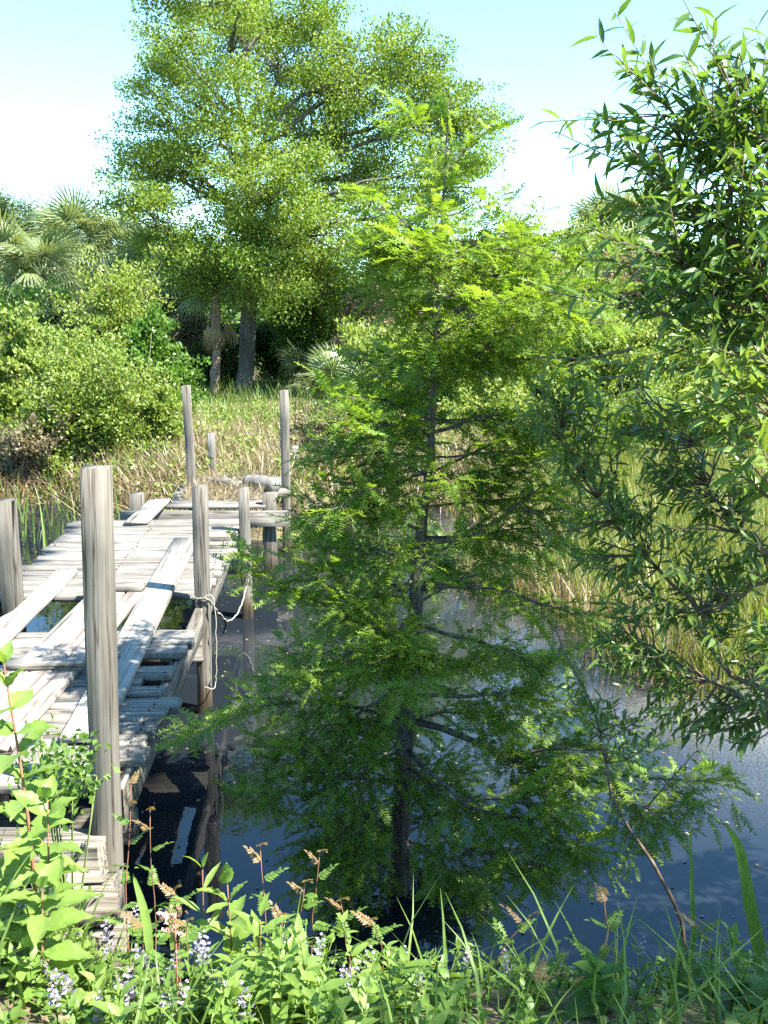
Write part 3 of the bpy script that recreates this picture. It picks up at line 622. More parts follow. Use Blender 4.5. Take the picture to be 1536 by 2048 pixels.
shrub(650, 880, 60, 40, 13.6, 'shrub_dry', 'dry tangled brush on the bank beside the tall dock post', group=gL, leaf=.06, dens=.7)
shrub(760, 740, 90, 110, 18.5, 'shrub_lime', 'bright bush between the saw palmettos and the cypress', group=gR)
shrub(930, 760, 110, 110, 17.5, 'shrub_lime', 'sunlit lime bush directly behind the cypress trunk', group=gR)
shrub(1080, 700, 110, 120, 18, 'shrub_lime', 'tall sunlit bush in the marsh thicket below the two small palms', group=gR)
shrub(1230, 720, 110, 120, 17.5, 'shrub_lime', 'yellow green bush beside the greyish twiggy bush', group=gR)
shrub(1390, 700, 110, 110, 19, 'shrub_lime', 'bright bush seen between the bay tree and the marsh', group=gR)
shrub(1000, 560, 100, 90, 23, 'shrub_lime', 'rounded lime treetop behind the cypress shoulder', group=gR)
shrub(985, 870, 85, 70, 15.8, 'shrub_lime', 'low lime bush standing at the water edge of the marsh behind the cypress', group=gR, leaf=.06)
shrub(1140, 880, 95, 70, 15.7, 'shrub_lime', 'low spreading lime bush among the far marsh grass', group=gR, leaf=.06)
shrub(1290, 870, 90, 75, 15.8, 'shrub_lime', 'lime bush in the far marsh seen through the straggly shrub', group=gR, leaf=.06)
shrub(1450, 860, 95, 85, 15.8, 'shrub_lime', 'lime bush in the far marsh behind the sunlit young bay', group=gR, leaf=.06)
shrub(1300, 620, 90, 90, 21, 'shrub_green', 'green bush below the low half hidden palm', group=gR)
shrub(720, 850, 60, 50, 15, 'shrub_green', 'small green bush on the straw bank beside the dock', group=gR, leaf=.05)

# ---- grasses of the banks
def scatter(n, x0, x1, y0, y1, dz=0, zmin=-.1):
    x = rng.uniform(x0, x1, n); y = rng.uniform(y0, y1, n); z = ground_z(x, y) + dz
    k = z > zmin; return np.column_stack([x, y, z])[k]
def clumpy(p, s=1.1, thr=0.): 
    w_ = wob(p[:, 0] * s, p[:, 1] * s, 1.0) + .35 * rng.normal(size=len(p)); return p[w_ > thr]
pts = clumpy(scatter(60000, -9, 1.6, 11.0, 17), 1.1, -.2); stuff('dry_grass', grass_cloud(pts, .12, .5, .02, 6, (.3, 1.1), lean=.5), M['straw'], 'straw coloured dead grass over the far bank', 'grass')
pts = np.concatenate([clumpy(scatter(20000, -9, 3, 11.2, 20), 1.7, .4), scatter(26000, -14, 14, 18, 38)]); stuff('bank_grass', grass_cloud(pts, .2, .6, .014, 4, (.2, .6)), M['grass'], 'green grass growing through the straw on the far bank', 'grass')
c0 = P(500, 945, 12.2); n = 5000; pp = np.column_stack([rng.uniform(-2.0, -1.1, n), rng.uniform(11.6, 13.6, n)]); pp = np.column_stack([pp, ground_z(pp[:, 0], pp[:, 1])])
stuff('ground_cover', leaf_cloud(pp, 2, (.04, .04, .06), .06, up=1.2), M['grass'], 'patch of low green ground cover beyond the end platform', 'ground cover')
n = 85000; x = rng.uniform(.7, 9.5, n); y = rng.uniform(6.2, 16, n)
edge = 6.6 + 1.6 * smooth(2.4, .9, x) + .5 * np.sin(2.3 * x) + .35 * np.sin(5.1 * x + 1) - .3 * x / 3
lft = .95 + .25 * np.sin(1.9 * y) + .04 * (y - 7)
k = (y > edge + rng.normal(0, .22, n)) & (x > lft + rng.normal(0, .12, n)) & (wob(x, y, 1.6) + .5 * rng.normal(size=n) > -.75)
pts = np.column_stack([x, y, np.full(n, -.02)])[k]; tan = (pts[:, 0] < 1.9 + .4 * np.sin(pts[:, 1] * 2)) & (rng.random(len(pts)) < .6) | (rng.random(len(pts)) < .12)
stuff('marsh_grass', grass_cloud(pts[~tan], .22, .72, .009, 6, (.05, .45), lean=.2), M['marsh'], 'olive green marsh grass standing in the shallow water', 'marsh grass')
stuff('dead_marsh_grass', grass_cloud(pts[tan], .25, .6, .012, 4, (.1, .6), lean=.3), M['straw'], 'bleached dead grass among the marsh grass', 'marsh grass')
n = 1600; x = rng.uniform(-9, .5, n); y = rng.uniform(9.5, 12.8, n); pts = clumpy(np.column_stack([x, y, np.full(n, -.02)]), 1.5, .2)
stuff('reed', grass_cloud(pts, .25, .7, .016, 3, (.05, .4), lean=.15), M['grass'], 'green reeds standing in the brown shallows along the far bank', 'reeds')
# floating flecks
n = 2600; x = rng.uniform(-6, 5, n); y = rng.uniform(3.3, 13, n); d_ = rdir(n); d_[:, 2] = 0
stuff('floating_debris', stamp(LEAF2, np.column_stack([x, y, np.full(n, .004)]), frames(d_, np.tile([0, 0, 1.], (n, 1))), rng.uniform(.008, .03, n), rng.uniform(.2, 1, n)), M['straw'], 'tiny bleached flecks floating on the pond', 'debris')

# ------------------------------------------------------------------ bald cypress sapling
FR = [frond_tmpl(12, x) for x in (.05, .16, .3)]
FRM = [new_mesh('frond', v_, t_, M['cypress'], np.full(len(v_), q)) for (v_, t_), q in zip(FR, (.4, .55, .7))]
cy_pts = [P(796, 1830, 4.0), P(800, 1700, 4.05), P(810, 1500, 4.08), P(825, 1300, 4.1), P(838, 1100, 4.1), P(856, 960, 4.12), P(866, 800, 4.12), P(876, 620, 4.13), P(888, 400, 4.15), P(896, 200, 4.15)]
cy = thing('cypress_sapling', tuple(cy_pts[0]), 'young feathery bald cypress growing out of the water in front of the marsh', 'tree')
ctr = curve(cy_pts, 40, .003)
part('trunk', cy, tube(ctr, np.interp(np.linspace(0, 1, 40), [0, .1, .33, .55, .75, 1], [.065, .047, .035, .019, .009, .0025]), 10), M['bark_cypress'], smooth=True)
fpos = []; fdir = []; fup = []
def cy_branch(path, r0, twig_gap=.042, tl=.25, sub=True):
    if path[-1][2] < 1.25 and path[-1][0] > .5: tl, twig_gap = .3, .04
    n_ = len(path); L = np.sum(np.linalg.norm(np.diff(path, axis=0), axis=1))
    part('branch', cy, tube(path, np.linspace(r0, .0018, n_), 5), M['bark_cypress'], smooth=True)
    tw = []; m = max(3, int(L / twig_gap)); ax = norm(path[-1] - path[0])
    for i in range(m):
        f = .18 + .82 * (i + rng.random() * .6) / m; f = min(f, .999); q = f * (n_ - 1); a = int(q); p = path[a] + (path[min(a + 1, n_ - 1)] - path[a]) * (q - a)
        side = norm(np.cross(ax, [0, 0, 1])) * (1 if i % 2 else -1)
        td = norm(ax * rng.uniform(.5, 1.0) + side * rng.uniform(.5, 1.0) + np.array([0, 0, rng.normal(-.05, .38)]))
        l = tl * (1.1 - .75 * f) * rng.uniform(.6, 1.2) * min(1, L / .5 + .3)
        tp = curve([p, p + td * l * .5 + [0, 0, .01], p + td * l + [0, 0, -.05 * l]], 5); tw.append(tube(tp, np.linspace(.0022, .0008, 5), 3))
        k_ = max(3, int(l / .0215))
        for j in range(k_):
            g = (j + .5) / k_; pp_ = tp[0] + (tp[-1] - tp[0]) * g; s2 = norm(np.cross(td, [0, 0, 1])) * (1 if j % 2 else -1)
            fd = norm(td * rng.uniform(.3, .9) + s2 * rng.uniform(.5, 1) + np.array([0, 0, rng.normal(-.18, .45)])); fpos.append(pp_); fdir.append(fd); fup.append(norm(np.array([0, 0, 1.]) + .35 * rng.normal(size=3)))
        fpos.append(tp[-1]); fdir.append(td); fup.append(np.array([0, 0, 1.]))
    part('twigs', cy, join(tw), M['bark_twig'], 'stuff')
def at_trunk(py):
    i = np.argmin(np.abs((1024 - FPX * np.tan(np.arctan2(ctr[:, 2] - CAM_Z, ctr[:, 1]) + PITCH)) - py)); return ctr[i]
for pth, r0 in [([(822, 1440, 4.1), (950, 1482, 3.95), (1010, 1522, 3.9), (1150, 1542, 3.85), (1320, 1555, 3.8), (1470, 1570, 3.75)], .017),
                ([(838, 1082, 4.1), (940, 1072, 4.05), (1040, 1012, 4.0), (1085, 965, 3.95)], .017), ([(1040, 1022, 4.0), (1110, 1022, 3.95), (1190, 1005, 3.9)], .008),
                ([(872, 645, 4.13), (950, 612, 4.1), (1060, 590, 4.05)], .009), ([(856, 968, 4.12), (960, 945, 4.2), (1110, 915, 4.2)], .01),
                ([(880, 500, 4.14), (800, 440, 4.1), (735, 395, 4.05)], .005), ([(878, 560, 4.13), (800, 520, 4.1), (730, 500, 4.0)], .006),
                ([(880, 545, 4.13), (960, 480, 4.2), (1060, 455, 4.2)], .006), ([(868, 700, 4.1), (1000, 640, 4.0), (1160, 590, 3.9)], .008),
                ([(815, 1500, 4.05), (930, 1600, 3.7), (1090, 1660, 3.5), (1190, 1720, 3.45)], .012), ([(805, 1560, 4.05), (900, 1690, 3.7), (990, 1790, 3.5)], .009),
                ([(812, 1450, 4.05), (650, 1400, 3.95), (520, 1420, 3.9), (380, 1480, 3.85)], .01), ([(820, 1330, 4.08), (700, 1230, 4.0), (560, 1170, 3.95), (500, 1110, 3.9)], .009),
                ([(820, 1290, 4.08), (700, 1310, 3.9), (600, 1340, 3.85)], .008), ([(800, 1600, 4.05), (720, 1640, 3.8), (640, 1690, 3.75)], .007),
                ([(890, 330, 4.15), (940, 290, 4.15), (975, 262, 4.15)], .003), ([(893, 300, 4.15), (840, 260, 4.1), (815, 250, 4.1)], .003),
                ([(1010, 1522, 3.9), (1120, 1500, 3.8), (1240, 1500, 3.7)], .008), ([(1150, 1542, 3.85), (1260, 1600, 3.7), (1330, 1640, 3.6)], .007), ([(930, 1600, 3.7), (1040, 1600, 3.6), (1150, 1620, 3.5)], .007), ([(900, 1690, 3.7), (1000, 1720, 3.5), (1090, 1730, 3.4)], .006),
                ([(830, 1210, 4.1), (700, 1150, 3.95), (590, 1135, 3.9)], .008), ([(820, 1360, 4.08), (660, 1470, 3.9), (530, 1550, 3.8)], .009), ([(805, 1560, 4.05), (640, 1560, 3.85), (490, 1610, 3.8)], .008), ([(815, 1480, 4.05), (690, 1540, 3.8), (610, 1630, 3.7)], .007), ([(840, 1060, 4.1), (720, 1015, 4.0), (620, 1010, 3.95)], .008), ([(800, 1640, 4.05), (690, 1710, 3.75), (610, 1750, 3.65)], .007), ([(835, 1150, 4.1), (720, 1090, 4.3), (620, 1060, 4.4)], .007), ([(818, 1400, 4.1), (680, 1330, 4.2), (560, 1300, 4.3)], .008),
                ([(880, 525, 4.13), (1000, 500, 4.05), (1135, 525, 4.0)], .006), ([(870, 765, 4.1), (1010, 720, 4.0), (1160, 740, 3.95)], .008), ([(862, 865, 4.1), (1000, 830, 4.1), (1180, 850, 4.1)], .009), ([(860, 905, 4.1), (740, 880, 4.0), (640, 905, 3.95)], .008), ([(870, 765, 4.1), (790, 735, 4.1), (715, 715, 4.1)], .007), ([(878, 600, 4.12), (1010, 545, 4.2), (1150, 560, 4.3)], .007),
                ([(835, 1180, 4.1), (960, 1170, 3.9), (1100, 1210, 3.85), (1180, 1240, 3.8)], .012), ([(830, 1250, 4.1), (980, 1290, 3.9), (1090, 1330, 3.85)], .01), ([(818, 1390, 4.1), (960, 1390, 3.9), (1060, 1400, 3.85), (1150, 1440, 3.8)], .011)]:
    cy_branch(curve([P(*q) for q in pth], 12, .006), r0)
for i in range(84):
    f = (i + .5) / 84; py = np.interp(f, [0, .06, .55, 1], [310, 450, 1000, 1770]); p = at_trunk(py); az = i * 2.4 + rng.normal(0, .6)
    L = np.interp(py, [250, 380, 440, 500, 650, 1000, 1300, 1550, 1770], [.05, .08, .16, .45, .68, .7, .66, .46, .34]) * rng.uniform(.35, 1.35)
    if py < 1150: L *= 1 + .3 * math.cos(az) - (.12 if math.cos(az) < 0 else 0)
    el = np.interp(py, [300, 800, 1700], [.3, .12, -.2]) + rng.normal(0, .2)
    dd = np.array([math.cos(az) * math.cos(el), math.sin(az) * math.cos(el), math.sin(el)])
    cy_branch(curve([p, p + dd * L * .5 + [0, 0, .04 * L], p + dd * L], 8, .006), np.interp(py, [300, 1600], [.003, .009]), tl=.2)
# tip leader
for i in range(26):
    p = ctr[-1] + (ctr[-6] - ctr[-1]) * rng.random(); fpos.append(p); fdir.append(norm(rng.normal(size=3) * [1, 1, .5] + [0, 0, .5])); fup.append(rdir(1)[0])
fpos = np.array(fpos); fdir = np.array(fdir); fup = np.array(fup); fs = rng.uniform(.07, .14, len(fpos))
rank = np.argsort(np.linalg.norm(fpos - [0, 0, CAM_Z], axis=1) - 6 * fs); near_i = rank[:300]; rest = rank[300:]
fr = frames(fdir, fup); kk = rng.integers(0, 3, len(fpos)); tb = np.clip(.45 + .2 * rng.normal(size=len(fpos)), 0, 1)
for i in near_i: place(FRM[kk[i]], 'frond', cy, fpos[i], fr[i], fs[i])
geo = join([stamp(FR[q], fpos[rest][kk[rest] == q], fr[rest][kk[rest] == q], fs[rest][kk[rest] == q], tb[rest][kk[rest] == q]) for q in range(3)])
part('foliage', cy, geo, M['cypress'], 'stuff')
print('cypress fronds', len(fpos))

# ------------------------------------------------------------------ bay tree and myrtle shrub
LAN = [lance(.12, .1, .05, .2), lance(.14, .3, .05, -.4), lance(.11, .5, .04, .5)]
def leaf_meshes(mat, tm=LAN): return [new_mesh('leaf', v_, t_, M[mat], np.full(len(v_), q), True) for (v_, t_), q in zip(tm, (.4, .55, .7))]
BAYM = leaf_meshes('bay'); MYRM = leaf_meshes('myrtle'); YNGM = leaf_meshes('lit_young_bay')
class Leaves:
    def __init__(s): s.p = []; s.d = []; s.u = []; s.s = []
    def twig(s, a, b, n_, size, spread=.9, whorl=.5):
        ax = norm(b - a)
        for j in range(n_):
            f = whorl + (1 - whorl) * (j + rng.random()) / n_; p = a + (b - a) * f; az = j * 2.4 + rng.normal(0, .3)
            s1 = norm(np.cross(ax, [.2, .1, 1])); s2 = np.cross(ax, s1); o = s1 * math.cos(az) + s2 * math.sin(az)
            d = norm(ax * rng.uniform(.35, 1.1) + o * spread * rng.uniform(.6, 1.1) + [0, 0, -.12]); s.p.append(p); s.d.append(d); s.u.append(norm(np.array([0, 0, 1.]) + .5 * rng.normal(size=3))); s.s.append(size * rng.uniform(.65, 1.2))
    def build(s, parent, meshes, tm, mat, n_single, in_view):
        p = np.array(s.p); d = np.array(s.d); u = np.array(s.u); sz_ = np.array(s.s); fr_ = frames(d, u)
        dist = np.linalg.norm(p - [0, 0, CAM_Z], axis=1); key = sz_ / dist * (1 if in_view is None else in_view(p)); rk = np.argsort(-key)
        k_ = rng.integers(0, len(tm), len(p))
        for i in rk[:n_single]: place(meshes[k_[i]], 'leaf', parent, p[i], fr_[i], sz_[i])
        r_ = rk[n_single:]
        if len(r_):
            geo_ = join([stamp(tm[q], p[r_][k_[r_] == q], fr_[r_][k_[r_] == q], sz_[r_][k_[r_] == q], np.clip(.5 + .2 * rng.normal(size=(k_[r_] == q).sum()), 0, 1)) for q in range(len(tm))])
            part('foliage', parent, geo_, M[mat], 'stuff', True)
def inview(p):
    v = p - np.array([0, 0, CAM_Z]); zc = v[:, 1] * CP - v[:, 2] * SP; px = 768 + FPX * v[:, 0] / zc; py = 1024 - FPX * (v[:, 1] * SP + v[:, 2] * CP) / zc
    return np.where((px > 0) & (px < 1536) & (py > 0) & (py < 2048) & (zc > 0), 1., .01)
bay_root = np.array([1.85, 3.0, float(ground_z(1.85, 3.0)) - .05])
bay = thing('bay_tree', tuple(bay_root), 'bay tree with glossy lance leaves leaning over the water beside the marsh', 'tree')
btr = curve([bay_root, (1.6, 3.0, 1.5), (1.28, 3.02, 2.45), (1.6, 2.95, 3.4), (2.0, 2.8, 4.4)], 18, .01)
part('trunk', bay, tube(btr, np.linspace(.06, .02, 18), 8), M['bark_twig'], smooth=True)
BL = Leaves(); tips = [(1262, 135, 3.0), (1320, 165, 3.0), (1400, 130, 3.0), (1450, 125, 3.0), (1500, 150, 3.0), (1250, 290, 2.95), (1270, 235, 3.0), (1290, 340, 2.9), (1310, 250, 3.0), (1360, 210, 3.0), (1370, 300, 2.9), (1400, 220, 3.0), (1420, 290, 3.0), (1450, 230, 2.9), (1470, 330, 2.9), (1500, 250, 3.0), (1525, 200, 3.0), (1530, 330, 3.0),
        (1330, 380, 2.95), (1300, 430, 2.9), (1380, 400, 2.9), (1430, 420, 2.8), (1480, 430, 2.9), (1520, 440, 2.9), (1340, 470, 2.9), (1400, 490, 2.9), (1290, 500, 2.9), (1450, 520, 2.9), (1310, 570, 2.9), (1290, 620, 2.9), (1350, 640, 2.9), (1420, 600, 3.0), (1500, 640, 2.9), (1460, 680, 3.0), (1390, 560, 3.0), (1530, 560, 2.9)]
tw = []
for q in tips:
    b_ = P(*q); j = np.argmin(np.linalg.norm(btr - (b_ + [.25, 0, -.25]), axis=1)); a_ = btr[max(3, j)]
    cv = curve([a_, (a_ + b_) / 2 + rng.normal(0, .04, 3) + [0, 0, -.03], b_], 9); tw.append(tube(cv, np.linspace(.009, .002, 9), 4))
    for f in (3, 5): BL.twig(cv[f], cv[f + 2] + rng.normal(0, .05, 3), 6, .07, 1, .2)
    BL.twig(cv[5], cv[8], 12, .078, .85, .25)
    for z in range(4):
        e = b_ + rng.normal(0, .11, 3); BL.twig(cv[6], e, 9, .074, .9, .3); tw.append(tube(curve([cv[6], e], 4), np.linspace(.003, .0015, 4), 3))
cc = np.array([2.6, 3.1, 3.2])
for i in range(420):
    b_ = lobe_points(cc, (1.35, .95, 1.45), 1, .5)[0]
    if b_[0] < b_[1] * .385 + (.5 if b_[2] > 3.1 else .36): continue
    a_ = b_ + norm(cc - [0, 0, .6] - b_) * .35; tw.append(tube(curve([a_, b_], 4), np.linspace(.006, .002, 4), 3)); BL.twig(a_, b_, 16, .105, .95, .1)
for i in range(12):
    e = lobe_points(cc, (1.0, .8, 1.1), 1, .5)[0]; st = btr[rng.integers(9, 17)]
    part('branch', bay, tube(curve([st, (st + e) / 2 + [0, 0, .1], e], 7, .01), np.linspace(.02, .006, 7), 5), M['bark_twig'])
part('twigs', bay, join(tw), M['bark_twig'], 'stuff'); BL.build(bay, BAYM, LAN, 'bay', 280, inview)

my_root = np.array([1.25, 3.05, float(ground_z(1.25, 3.05)) - .05])
my = thing('myrtle_shrub', tuple(my_root), 'straggly lance leaved shrub with thin stems in front of the marsh grass', 'shrub')
ML = Leaves(); tw = []
stems = [[(1345, 1790, 3.0), (1240, 1620, 3.1), (1200, 1460, 3.2), (1150, 1350, 3.3), (1110, 1250, 3.35)], [(1560, 1440, 3.0), (1440, 1370, 3.1), (1330, 1310, 3.2), (1230, 1270, 3.3)], [(1550, 1110, 3.0), (1470, 1060, 3.1), (1420, 970, 3.2), (1400, 890, 3.2)],
         [(1570, 1400, 3.0), (1440, 1330, 3.1), (1400, 1230, 3.2), (1330, 1150, 3.2), (1270, 1080, 3.2), (1180, 980, 3.25), (1120, 880, 3.3)], [(1560, 1150, 3.0), (1430, 1210, 3.1), (1340, 1230, 3.2)], [(1570, 820, 2.9), (1480, 800, 2.9), (1420, 760, 2.9), (1370, 690, 2.9)]]
CV = []
for s_ in stems:
    pts_ = [P(*q) for q in s_]
    if s_[0][1] == 1790: pts_ = [np.array([1.1, 2.93, float(ground_z(1.1, 2.93)) - .08]), np.array([1.03, 2.97, .42])] + pts_
    cv = curve(pts_, 16, .006); CV.append(cv); part('stem', my, tube(cv, np.linspace(.009, .003, 16), 5), M['bark_twig'])
allc = np.concatenate(CV)
mt = [(1100, 790), (1085, 830), (1140, 760), (1125, 900), (1180, 830), (1200, 740), (1240, 790), (1250, 880), (1180, 920), (1260, 960), (1310, 840), (1320, 900), (1300, 1000), (1350, 960), (1390, 930), (1360, 1040), (1300, 1060), (1240, 1060), (1410, 1050), (1200, 1010), (1330, 1110), (1400, 1110), (1260, 1140), (1200, 1130), (1480, 1130), (1490, 1160), (1150, 1060), (1330, 1200), (1290, 1200), (1370, 1220), (1240, 1240), (1430, 1250),
      (1280, 1290), (1330, 1330), (1300, 1370), (1240, 1340), (1380, 1300), (1460, 1300), (1480, 1370), (1420, 1420), (1390, 1440), (1470, 1450), (1500, 1460), (1340, 1400), (1260, 1420), (1200, 1300), (1190, 1380), (1520, 1400), (1450, 1180), (1510, 1080), (1480, 1000), (1530, 960), (1440, 880)]
for px, py in mt:
    for z in range(5):
        b_ = P(px + rng.normal(0, 38), py + rng.normal(0, 34), rng.uniform(2.95, 3.35)); j = np.argmin(np.linalg.norm(allc - (b_ + [.08, 0, -.08]), axis=1)); a_ = allc[j]
        if np.linalg.norm(b_ - a_) > .3: a_ = b_ + norm(a_ - b_) * .3
        cv = curve([a_, (a_ + b_) / 2 + rng.normal(0, .02, 3), b_], 6); tw.append(tube(cv, np.linspace(.004, .0015, 6), 4)); ML.twig(cv[1], cv[5], 12, .058, .85, .3)
lit = [(1370, 700), (1350, 660), (1400, 720), (1420, 690), (1440, 740), (1480, 720), (1500, 760), (1390, 780), (1450, 800), (1400, 830), (1490, 830), (1520, 700), (1530, 800), (1510, 880), (1470, 940), (1500, 960), (1530, 1240), (1520, 1270), (1535, 1310), (1440, 860)]
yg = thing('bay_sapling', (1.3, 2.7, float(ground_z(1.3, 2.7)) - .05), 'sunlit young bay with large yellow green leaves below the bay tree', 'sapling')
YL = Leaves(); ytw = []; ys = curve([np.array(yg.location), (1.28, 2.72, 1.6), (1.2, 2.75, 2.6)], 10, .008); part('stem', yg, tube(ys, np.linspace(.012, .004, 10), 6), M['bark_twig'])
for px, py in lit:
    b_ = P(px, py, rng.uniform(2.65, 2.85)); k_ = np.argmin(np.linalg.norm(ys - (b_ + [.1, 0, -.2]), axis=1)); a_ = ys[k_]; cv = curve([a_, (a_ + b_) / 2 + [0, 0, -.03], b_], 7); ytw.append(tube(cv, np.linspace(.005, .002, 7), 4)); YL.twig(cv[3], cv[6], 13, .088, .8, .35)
part('twigs', yg, join(ytw), M['bark_twig'], 'stuff'); YL.build(yg, YNGM, LAN, 'lit_young_bay', 280, inview)
part('twigs', my, join(tw), M['bark_twig'], 'stuff'); ML.build(my, MYRM, LAN, 'myrtle', 280, inview)

# a second tree on the bank beside the viewer, whose crown shades the near water
st_root = np.array([4.2, -.4, .95]); shade = thing('bank_tree', tuple(st_root), 'leafy bay tree on the near bank shading the water', 'tree')
part('trunk', shade, tube(curve([st_root, (4.5, -.2, 3), (4.9, .1, 5)], 10), np.linspace(.12, .04, 10), 8), M['bark_twig'], smooth=True)
SL = Leaves(); cc = np.array([5.0, .1, 5.0])
for i in range(950):
    b_ = lobe_points(cc, (1.9, 1.5, 1.5), 1, .3)[0]; SL.twig(b_ + rdir(1)[0] * .3, b_, 16, .12, .95, .1)
SL.build(shade, BAYM, LAN, 'bay', 0, None)

# ------------------------------------------------------------------ foreground herbs
OV = [ovate(.26, .15), ovate(.3, .35, .1), ovate(.24, .05, .14)]
OVL = [new_mesh('leaf', v_, t_, M['herb_lime'], np.full(len(v_), q), True) for (v_, t_), q in zip(OV, (.4, .55, .7))]
LNC = [lance(.13, .2, .06), lance(.15, .4, .05, .2), lance(.12, .05, .08, -.2)]
LNL = [new_mesh('leaf', v_, t_, M['herb'], np.full(len(v_), q), True) for (v_, t_), q in zip(LNC, (.45, .6, .75))]
LNY = [new_mesh('leaf', v_, t_, M['herb_lime'], np.full(len(v_), q), True) for (v_, t_), q in zip(LNC, (.3, .5, .6))]
def foot(px, py, d):
    p = P(px, py, d); return np.array([p[0], d, float(ground_z(p[0], d)) - .01])
def leafy(name, label, cat, tip, base, meshes, n_, size, stem='stem_red', f0=.3, pairs=True, group=None, elev=.25, r=.005):
    t = thing(name, tuple(base), label, cat, group); cv = curve([base, (base + tip) / 2 + rng.normal(0, .02, 3), tip], 10)
    part('stem', t, tube(cv, np.linspace(r, r * .35, 10), 6), M[stem], smooth=True)
    for i in range(n_):
        f = f0 + (1 - f0) * (i // (2 if pairs else 1)) / max(1, (n_ - 1) // (2 if pairs else 1)); p = cv[0] + 0; q = f * 9; a = min(int(q), 8); p = cv[a] + (cv[a + 1] - cv[a]) * (q - a)
        az = (i // 2) * 1.57 + (i % 2) * math.pi + rng.normal(0, .3) if pairs else i * 2.4
        el = elev + .9 * max(0, f - .8) / .2 * .8 + rng.normal(0, .18); d = np.array([math.cos(az) * math.cos(el), math.sin(az) * math.cos(el), math.sin(el)])
        place(meshes[rng.integers(0, len(meshes))], 'leaf', t, p + d * .008, frames(d[None], (np.array([0, 0, 1.]) + .25 * rdir(1)[0])[None])[0], size * rng.uniform(.7, 1.15) * (1 - .35 * max(0, f - .75) / .25))
    return t
gS = 'broad leaved saplings on the near bank'
leafy('sapling', 'tall lime green sapling with broad leaves beside the near dock post', 'sapling', P(8, 1330, 2.55), foot(70, 1760, 2.5), OVL, 24, .13, f0=.12, group=gS, r=.007)
leafy('sapling', 'spreading lime sapling with the largest leaves over the retaining wall', 'sapling', P(95, 1600, 2.3), foot(80, 1900, 2.25), OVL, 20, .135, f0=.2, group=gS)
leafy('sapling', 'short lime sapling with heart shaped leaves below the spreading sapling', 'sapling', P(85, 1780, 2.15), foot(85, 1990, 2.1), OVL, 16, .115, f0=.25, group=gS)
leafy('sapling', 'upright sapling with serrated leaves and a red stem among flowering herbs', 'sapling', P(455, 1770, 2.35), foot(470, 1960, 2.3), OVL, 12, .11, f0=.35, group=gS, elev=.6)
leafy('sapling', 'small sapling with willowy leaves rising beside the red stemmed herb', 'sapling', P(405, 1740, 2.4), foot(395, 1960, 2.4), LNY, 14, .09, f0=.2, group=gS, elev=.5)
leafy('broadleaf_herb', 'pale herb with long pointed leaves in a sunny rosette', 'herb', P(565, 1925, 2.05), foot(560, 2010, 2.03), LNY, 14, .13, 'stem_green', .3, False, elev=.35)
leafy('broadleaf_herb', 'pale herb with wide shadowed leaves beside the sunny rosette', 'herb', P(470, 1985, 1.98), foot(470, 2060, 1.97), OVL, 10, .11, 'stem_green', .3, False, elev=.25)
leafy('broadleaf_herb', 'shaded green herb with long pointed leaves under the cypress', 'herb', P(885, 1960, 2.1), foot(880, 2040, 2.08), LNL, 14, .12, 'stem_green', .3, False, elev=.5)
leafy('broadleaf_herb', 'lime herb with narrow leaves beside the fallen rope of grass', 'herb', P(520, 1840, 2.2), foot(520, 1980, 2.2), LNY, 12, .1, 'stem_red', .3, False, elev=.4)
# bushy small-leaf plant by the near post
sb = thing('small_leaf_shrub', tuple(foot(130, 1700, 2.95)), 'grey green small leaved bush growing against the near dock post', 'shrub')
pts = lobe_points(P(120, 1530, 2.9), (.12, .1, .13), 40, .2); part('foliage', sb, leaf_cloud(pts, 14, .03, .028, up=.2), M['herb'], 'stuff')
for i in range(6): part('stem', sb, tube(curve([np.array(sb.location), pts[i]], 4), .003, 4), M['stem_green'])
# pinnate red-tipped herbs
PIN = []
for q in range(2):
    g_ = [tube(curve([(0, 0, 0), (0, .5, .02), (0, 1, -.1)], 5), np.linspace(.012, .005, 5), 3, .4)]
    for i in range(6):
        y = .15 + .14 * i
        for s in (-1, 1):
            d = norm(np.array([[s * 1.0, .6, .1 * rng.normal()]])); g_.append(stamp(OV[2][:1] + (OV[2][1],) if False else lance(.26, .2, .06), np.array([[0, y, 0]]), frames(d, np.array([[0, 0, 1.]]) + .3 * rdir(1)), .36 - .025 * i, .5))
    g_.append(stamp(lance(.26, .2, .06), np.array([[0, .98, -.1]]), frames(np.array([[0, 1, -.1]]), np.array([[0, 0, 1.]])), .3, .5))
    PIN.append(join(g_))
PING = [new_mesh('compound_leaf', v_, t_, M['herb'], a_, True) for v_, t_, a_ in PIN]; PINR = [new_mesh('compound_leaf', v_, t_, M['herb_red'], a_, True) for v_, t_, a_ in PIN]
def pinnate(label, tip, base, n_=9, size=.1, group='red stemmed herbs with divided leaves'):
    t = thing('red_stem_herb', tuple(base), label, 'herb', group); cv = curve([base, (base + tip) / 2 + rng.normal(0, .035, 3), tip], 10, .004); part('stem', t, tube(cv, np.linspace(.0032, .0014, 10), 5), M['stem_red'], smooth=True)
    for i in range(n_):
        f = .25 + .75 * i / (n_ - 1); q = min(f * 9, 8.99); a = int(q); p = cv[a] + (cv[a + 1] - cv[a]) * (q - a); az = i * 2.4; el = .15 + .55 * f * f + rng.normal(0, .15); d = np.array([math.cos(az) * math.cos(el), math.sin(az) * math.cos(el), math.sin(el)])
        place((PINR if f > .88 else PING)[i % 2], 'compound_leaf', t, p, frames(d[None], np.array([[0, 0, 1.]]) + .2 * rdir(1))[0], size * rng.uniform(.8, 1.1) * (1 - .4 * f))
pinnate('tall bare red stem with tufts of divided leaves leaning over the water', P(1212, 1790, 2.2), foot(1130, 2040, 2.1), 8, .085, None)
